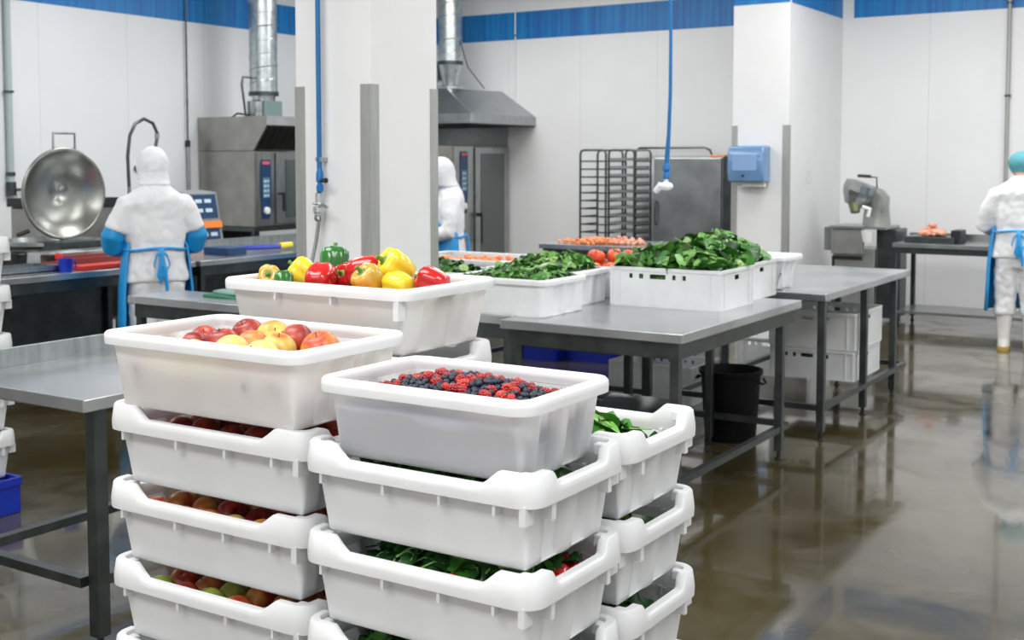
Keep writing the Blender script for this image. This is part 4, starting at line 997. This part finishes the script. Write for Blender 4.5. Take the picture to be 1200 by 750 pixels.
W('hose', MB().tube([(-3.742, 8, CEIL), (-3.747, 8, 3.4), (-3.735, 8, 2.6), (-3.735, 8, 2.2), (-3.745, 8, 1.9), (-3.755, 8, 1.75), (-3.76, 8, 1.68)], [.012, .012, .012, .013, .014, .018, .018], n=12), M['blue'], t, smooth=True)
W('coupling', MB().lathe([(.016, 1.57), (.026, 1.58), (.026, 1.62), (.018, 1.63), (.03, 1.635), (.03, 1.66), (.016, 1.69)], c=(-3.76, 8, 0), n=14), M['blue_fit'], t, smooth=True)
W('spray_head', MB().sphere((-3.765, 8, 1.52), .055, .05, .032).tube([(-3.765, 8, 1.52), (-3.762, 8, 1.58)], .016).tube([(-3.80, 8, 1.53), (-3.85, 8, 1.48)], [.03, .022]), M['white_pl'], t, smooth=True)

# dispenser
t = thing('towel_dispenser', 'blue paper towel dispenser on the far white pier', 'dispenser', (-4.725, BY, 1.45))
c = MB(); pr = [(BY-.005, 1.48), (BY-.21, 1.48), (BY-.235, 1.60), (BY-.225, 1.78), (BY-.19, 1.86), (BY-.005, 1.87)]
c.prism(pr, 0, -4.93, -4.53)
W('housing', c, M['disp'], t, bevel=.02, smooth=True)
W('window', MB().box(-4.87, -4.60, BY-.238, BY-.225, 1.60, 1.78), mat('pale blue window', (.25, .40, .66), .25), t, bevel=.008)
W('lock', MB().lathe([(.014, 0), (.014, .012)], ax=Matrix.Rotation(PI/2, 3, 'X'), c=(-4.75, BY-.22, 1.55), n=12), M['panel_blue'], t)
W('paper', MB().box(-4.80, -4.55, BY-.14, BY-.08, 1.435, 1.48), mat('paper', (.78, .74, .66), .8), t)
# faint stickers on the pier side
simple('wall_notice', 'faint smudged notice on the side of the far white pier', 'notice', MB().box(BX1, BX1+.002, 12.75, 12.95, 1.45, 1.60).box(BX1, BX1+.002, 12.78, 12.9, 1.68, 1.70), mat('smudge', (.66, .66, .69), .6, col2=(.82, .82, .84), scale=30), (BX1, 12.85, 1.45))

# ---------------------------------------------------------------- food machine
t = thing('food_processor', 'steel vegetable cutting machine on a cabinet by the far wall', 'machine', (-3.72, 12.85, 0))
W('plinth', MB().box(-3.95, -3.6, 12.7, 13.1, 0, .08), M['black'], t)
W('cabinet', MB().box(-3.99, -3.55, 12.65, 13.15, .08, .78), M['cast'], t, bevel=.008)
W('cabinet_slot', MB().box(-4.0, -3.68, 12.638, 12.65, .66, .70).box(-4.0, -3.975, 12.638, 12.65, .2, .66), M['black'], t)
W('front_box', MB().box(-4.0, -3.66, 12.60, 12.66, .72, .99), M['cast'], t, bevel=.01)
W('work_plate', MB().box(-4.02, -3.42, 12.58, 13.15, .99, 1.02), M['steel'], t, bevel=.004)
W('side_cabinet', MB().box(-3.56, -3.36, 12.75, 13.2, .05, .985), M['steel_dk'], t)
W('back_column', MB().loft([(-3.62, 12.95, 1.02, .15, .12), (-3.62, 12.95, 1.2, .13, .11), (-3.61, 12.93, 1.32, .13, .12), (-3.66, 12.9, 1.40, .12, .12), (-3.70, 12.88, 1.44, .06, .06)]), M['cast'], t, smooth=True)
hd = MB().lathe([(.001, -.14), (.10, -.14), (.16, -.03), (.175, .02), (.165, .10), (.10, .115), (.001, .115)], n=10, ax=Matrix.Rotation(math.radians(20), 3, 'Y'), c=(-3.78, 12.8, 1.37))
W('cutting_head', hd, M['steel'], t)
W('discharge', MB().tube([(-3.80, 12.75, 1.26), (-3.78, 12.72, 1.16)], [.07, .05]), mat('greenish metal', (.16, .19, .10), .4, .6), t, smooth=True)
W('clamp', MB().tube([(-3.70, 12.7, 1.22), (-3.62, 12.7, 1.2), (-3.64, 12.7, 1.12)], .022), M['white_pl'], t, smooth=True)
W('lever', MB().tube([(-3.78, 12.85, 1.545), (-3.60, 12.85, 1.53), (-3.60, 12.88, 1.38)], .009), M['steel_dk'], t)
W('lever_grip', MB().tube([(-3.80, 12.85, 1.547), (-3.66, 12.85, 1.54)], .017), M['black'], t, smooth=True)
W('waste_cup', MB().lathe([(.05, .86), (.07, .98)], c=(-3.60, 12.56, 0), n=16), M['white_pl'], t, smooth=True)
W('handle_box', MB().box(-4.11, -4.02, 12.7, 12.9, .75, 1.0), M['steel'], t, bevel=.01)
# things on the far bench
t = thing('meat_tray', 'steel tray of pinkish food on the left end of the far workbench', 'tray', (-3.05, 12.85, .865))
W('tray_body', MB().box(-3.25, -2.75, 12.65, 13.05, .865, .93), M['steel_dk'], t, bevel=.01)
W('dark_side', MB().box(-2.80, -2.70, 12.70, 12.95, .865, 1.0), M['black'], t, bevel=.01)
lumps('pink_food_heap', 'pinkish orange food piled in the tray on the far workbench', M['pink_food'], [(random.gauss(-3.0, .08), random.gauss(12.8, .06), .95+abs(random.gauss(.01, .03))) for _ in range(40)], .045, .93, 'food')
simple('red_packet', 'small red packet on the far workbench beside the worker in the teal cap', 'packet', MB().box(-1.95, -1.72, 12.55, 12.72, .865, .895), M['red'], (-1.85, 12.6, .865), bevel=.01)

# ---------------------------------------------------------------- people
def fold(o, st, size):
    tx = bpy.data.textures.new('folds', 'CLOUDS'); tx.noise_scale = size; tx.noise_depth = 2
    d = o.modifiers.new('folds', 'DISPLACE'); d.texture = tx; d.strength = st; d.mid_level = .5; d.texture_coords = 'LOCAL'
    return o
def limb(mb, path, rad, n=14): return mb.tube(path, rad, n=n)
def hand(mb, w, d, side):
    """palm plus five curled fingers, w wrist point, d forward direction"""
    w = Vector(w); d = Vector(d).normalized(); s = d.cross(Vector((0, 0, 1))).normalized()*side; dn = Vector((0, 0, -1))
    pc = w+d*.09
    mb.tube([tuple(w), tuple(w+d*.04), tuple(pc)], [.026, .036, .034], n=10, flat=.5)
    for i, (L, o_) in enumerate(((.07, -.028), (.08, -.01), (.075, .01), (.06, .027))):
        b = pc+s*o_; mb.tube([tuple(b-d*.02), tuple(b+d*L*.4+dn*.008), tuple(b+d*L*.75+dn*.03), tuple(b+d*L*.8+dn*.055)], [.009, .009, .008, .006], n=8)
    b = w+d*.03-s*.03; mb.tube([tuple(b), tuple(b-s*.025+d*.03), tuple(b-s*.03+d*.06+dn*.01)], [.012, .010, .008], n=8)
def person(label, loc, rz, s=1., hood='white', sleeves='short', nod=0., boots=True, bow=True, apron_wrap=.5):
    """faces +Y in its own frame; arms bent forward at work"""
    t = thing('person', label, 'person', loc, rz); t.scale = (s, s, s)
    sh = 1.42; hc = Vector((0, .03+nod, 1.60-nod*.5))
    A = {}
    for sd_ in (-1, 1):
        A[sd_] = [(.10*sd_, -.01, sh-.045), (.185*sd_, -.005, 1.335), (.245*sd_, .0, 1.22), (.285*sd_, .02, 1.08), (.21*sd_, .24, 1.02), (.13*sd_, .34, 1.0)]
    body = MB()
    body.loft([(0, 0, .82, .14, .10), (0, 0, .95, .15, .105), (0, 0, 1.1, .13, .09), (0, 0, 1.25, .15, .10), (0, 0, 1.38, .15, .09), (0, 0, 1.44, .07, .06), (0, .01+nod*.3, 1.5, .055, .06), (0, .02+nod*.8, 1.56, .06, .065)])
    body.sphere(tuple(hc+Vector((0, 0, .02))), .078, .098, .115, n=18, m=12)
    body.sphere(tuple(hc+Vector((0, .095, -.01))), .014, .02, .022); body.sphere(tuple(hc+Vector((0, .06, -.075))), .04, .04, .03)
    for q_ in (-1, 1):
        body.sphere(tuple(hc+Vector((q_*.080, -.005, .0))), .012, .022, .032)
        body.sphere(tuple(hc+Vector((q_*.03, .088, .02))), .012, .008, .008)
        limb(body, A[q_], [.05, .055, .05, .042, .034, .026])
        limb(body, [(q_*.085, 0, .9), (q_*.095, .01, .5), (q_*.10, -.01, .28), (q_*.10, 0, .06)], [.085, .06, .052, .04])
        body.loft([(q_*.10, .04, .03, .04, .11), (q_*.10, .03, .07, .035, .09)])
        hand(body, A[q_][-1], Vector((-.3*q_, 1, -.15)), q_)
    build('body', body, M['skin'], t, remesh=.012)
    coat = MB()
    coat.loft([(0, 0, .80, .235, .150), (0, 0, .84, .232, .150), (0, 0, .95, .215, .142), (0, 0, 1.05, .205, .135), (0, 0, 1.18, .215, .138), (0, 0, 1.30, .222, .135), (0, -.012, 1.37, .215, .122), (0, -.015, 1.42, .175, .108), (0, -.01, 1.455, .120, .095), (0, 0, 1.485, .085, .085), (0, .005+nod*.2, 1.505, .078, .078)])
    for q_ in (-1, 1):
        el = A[q_]
        if sleeves == 'short': limb(coat, [el[0], el[1], el[2], (el[2][0]*1.08, .008, 1.165)], [.070, .092, .088, .092])
        else: limb(coat, el, [.070, .092, .086, .074, .060, .048])
    fold(build('coat', coat, M['coat'], t, remesh=.013), .030, .11)
    tr = MB()
    tr.loft([(0, 0, .72, .16, .125), (0, 0, .80, .19, .135), (0, 0, .9, .19, .13)])
    for q_ in (-1, 1):
        tr.loft([(q_*.105, -.005, .30, .075, .085), (q_*.105, -.005, .33, .092, .10), (q_*.10, 0, .45, .088, .098), (q_*.098, .005, .62, .098, .112), (q_*.09, 0, .80, .105, .125)])
    fold(build('trousers', tr, M['trouser'], t, remesh=.013), .034, .09)
    for q_ in (-1, 1):
        b = MB().loft([(q_*.105, .0, .03, .052, .085), (q_*.105, .005, .10, .052, .075), (q_*.105, -.005, .18, .058, .066), (q_*.105, -.01, .34, .070, .078)])
        b.loft([(q_*.105, .055, .02, .048, .13), (q_*.105, .055, .06, .048, .125), (q_*.105, .04, .10, .040, .09)])
        bo = build('boot', b, M['boot'], t, remesh=.010)
        build('sole', MB().loft([(q_*.105, .045, 0, .054, .145), (q_*.105, .045, .03, .056, .148)]), M['sole'], bo)
    gl = MB()
    for q_ in (-1, 1):
        g = MB(); el = A[q_]
        if sleeves == 'short': limb(g, [(el[2][0]*1.06, .006, 1.19), (el[3][0]*1.02, .01, 1.12), (el[3][0]*1.0, .03, 1.06), el[4], el[5]], [.074, .082, .078, .060, .036])
        else: limb(g, [(el[3][0]*.9, .1, 1.06), el[4], el[5]], [.066, .064, .038])
        hand(g, el[5], Vector((-.3*q_, 1, -.15)), q_)
        build('glove', g, M['glove'], t, remesh=.009)
    # apron: a front sheet that wraps round the sides, plus waist tie and bow
    ap = MB(); rows = [(.34, .27, .21), (.55, .262, .20), (.75, .255, .18), (.95, .236, .163), (1.05, .224, .155)]
    K = 22; a0 = -apron_wrap
    vs = []; fs = []
    for z, rx, ry in rows:
        for k in range(K+1):
            a = a0+(PI-2*a0)*k/K; vs.append((rx*math.cos(a), ry*math.sin(a)+.004, z))
    for z, rx, ry in [(1.30, .13, .155)]:
        for k in range(K+1):
            a = PI*.25+PI*.5*k/K; vs.append((rx*1.35*math.cos(a), ry*math.sin(a), z))
    for i in range(len(rows)):
        for k in range(K): fs.append((i*(K+1)+k, i*(K+1)+k+1, (i+1)*(K+1)+k+1, (i+1)*(K+1)+k))
    ap.add(vs, fs); ao = build('apron', ap, M['apron'], t, smooth='all')
    sm = ao.modifiers.new('thickness', 'SOLIDIFY'); sm.thickness = .004
    tie = MB(); P_ = []
    for k in range(33):
        a = 2*PI*k/32; P_.append((.224*math.cos(a), .153*math.sin(a), 1.035+.008*math.sin(3*a)))
    tie.tube(P_, .013, n=6)
    if bow:
        for q_, dz in ((-1, -.13), (1, -.11)):
            tie.tube([(0, -.165, 1.03), (q_*.035, -.175, 1.0), (q_*.055, -.178, .93), (q_*.03, -.178, 1.035+dz*1.5), (0, -.17, 1.0)], .009, n=6)
        tie.tube([(0, -.168, 1.03), (.02, -.178, .88), (.035, -.175, .74)], [.012, .018, .014], n=6)
        tie.tube([(0, -.168, 1.03), (-.015, -.178, .90), (-.01, -.175, .80)], [.012, .014, .012], n=6)
    build('apron_tie', tie, M['apron'], t, remesh=.007)
    if hood == 'white':
        h = MB(); h.sphere(tuple(hc+Vector((0, -.012, .03))), .112, .128, .138, n=20, m=14)
        h.loft([(0, -.005+nod*.3, 1.475, .116, .104), (0, 0+nod*.6, 1.51, .106, .103), (0, .005+nod*.8, 1.56, .100, .105)])
        fold(build('hood', h, M['hood'], t, remesh=.010), .02, .07)
        build('neck_seam', MB().tube([(.09*math.cos(2*PI*k/24), .088*math.sin(2*PI*k/24)+nod*.3, 1.462) for k in range(25)], .006, n=5), mat('pale blue piping', (.45, .62, .85), .7), t)
    else:
        h = MB(); h.sphere(tuple(hc+Vector((0, -.015, .055))), .112, .125, .105, n=20, m=14)
        build('bouffant_cap', h, M['cap'], t, remesh=.010)
        build('collar', MB().tube([(.092*math.cos(2*PI*k/24), .09*math.sin(2*PI*k/24)+.01, 1.47) for k in range(25)], .016, n=6), mat('pale blue collar', (.45, .65, .85), .7), t)
    return t
person('person in white hood, white coat and blue apron seen from behind at the left counter', (-6.88, 5.98, 0), math.radians(62), 1.035, sleeves='short', nod=.03)
person('person in white hood and coat partly hidden by the right edge of the white column', (-6.30, 8.84, 0), math.radians(128), 1.0, sleeves='long', nod=.05)
person('person in a teal cap, white coat and white boots standing at the far right', (-1.95, 11.55, 0), math.radians(8), 1.04, hood='teal', sleeves='long', nod=.07)
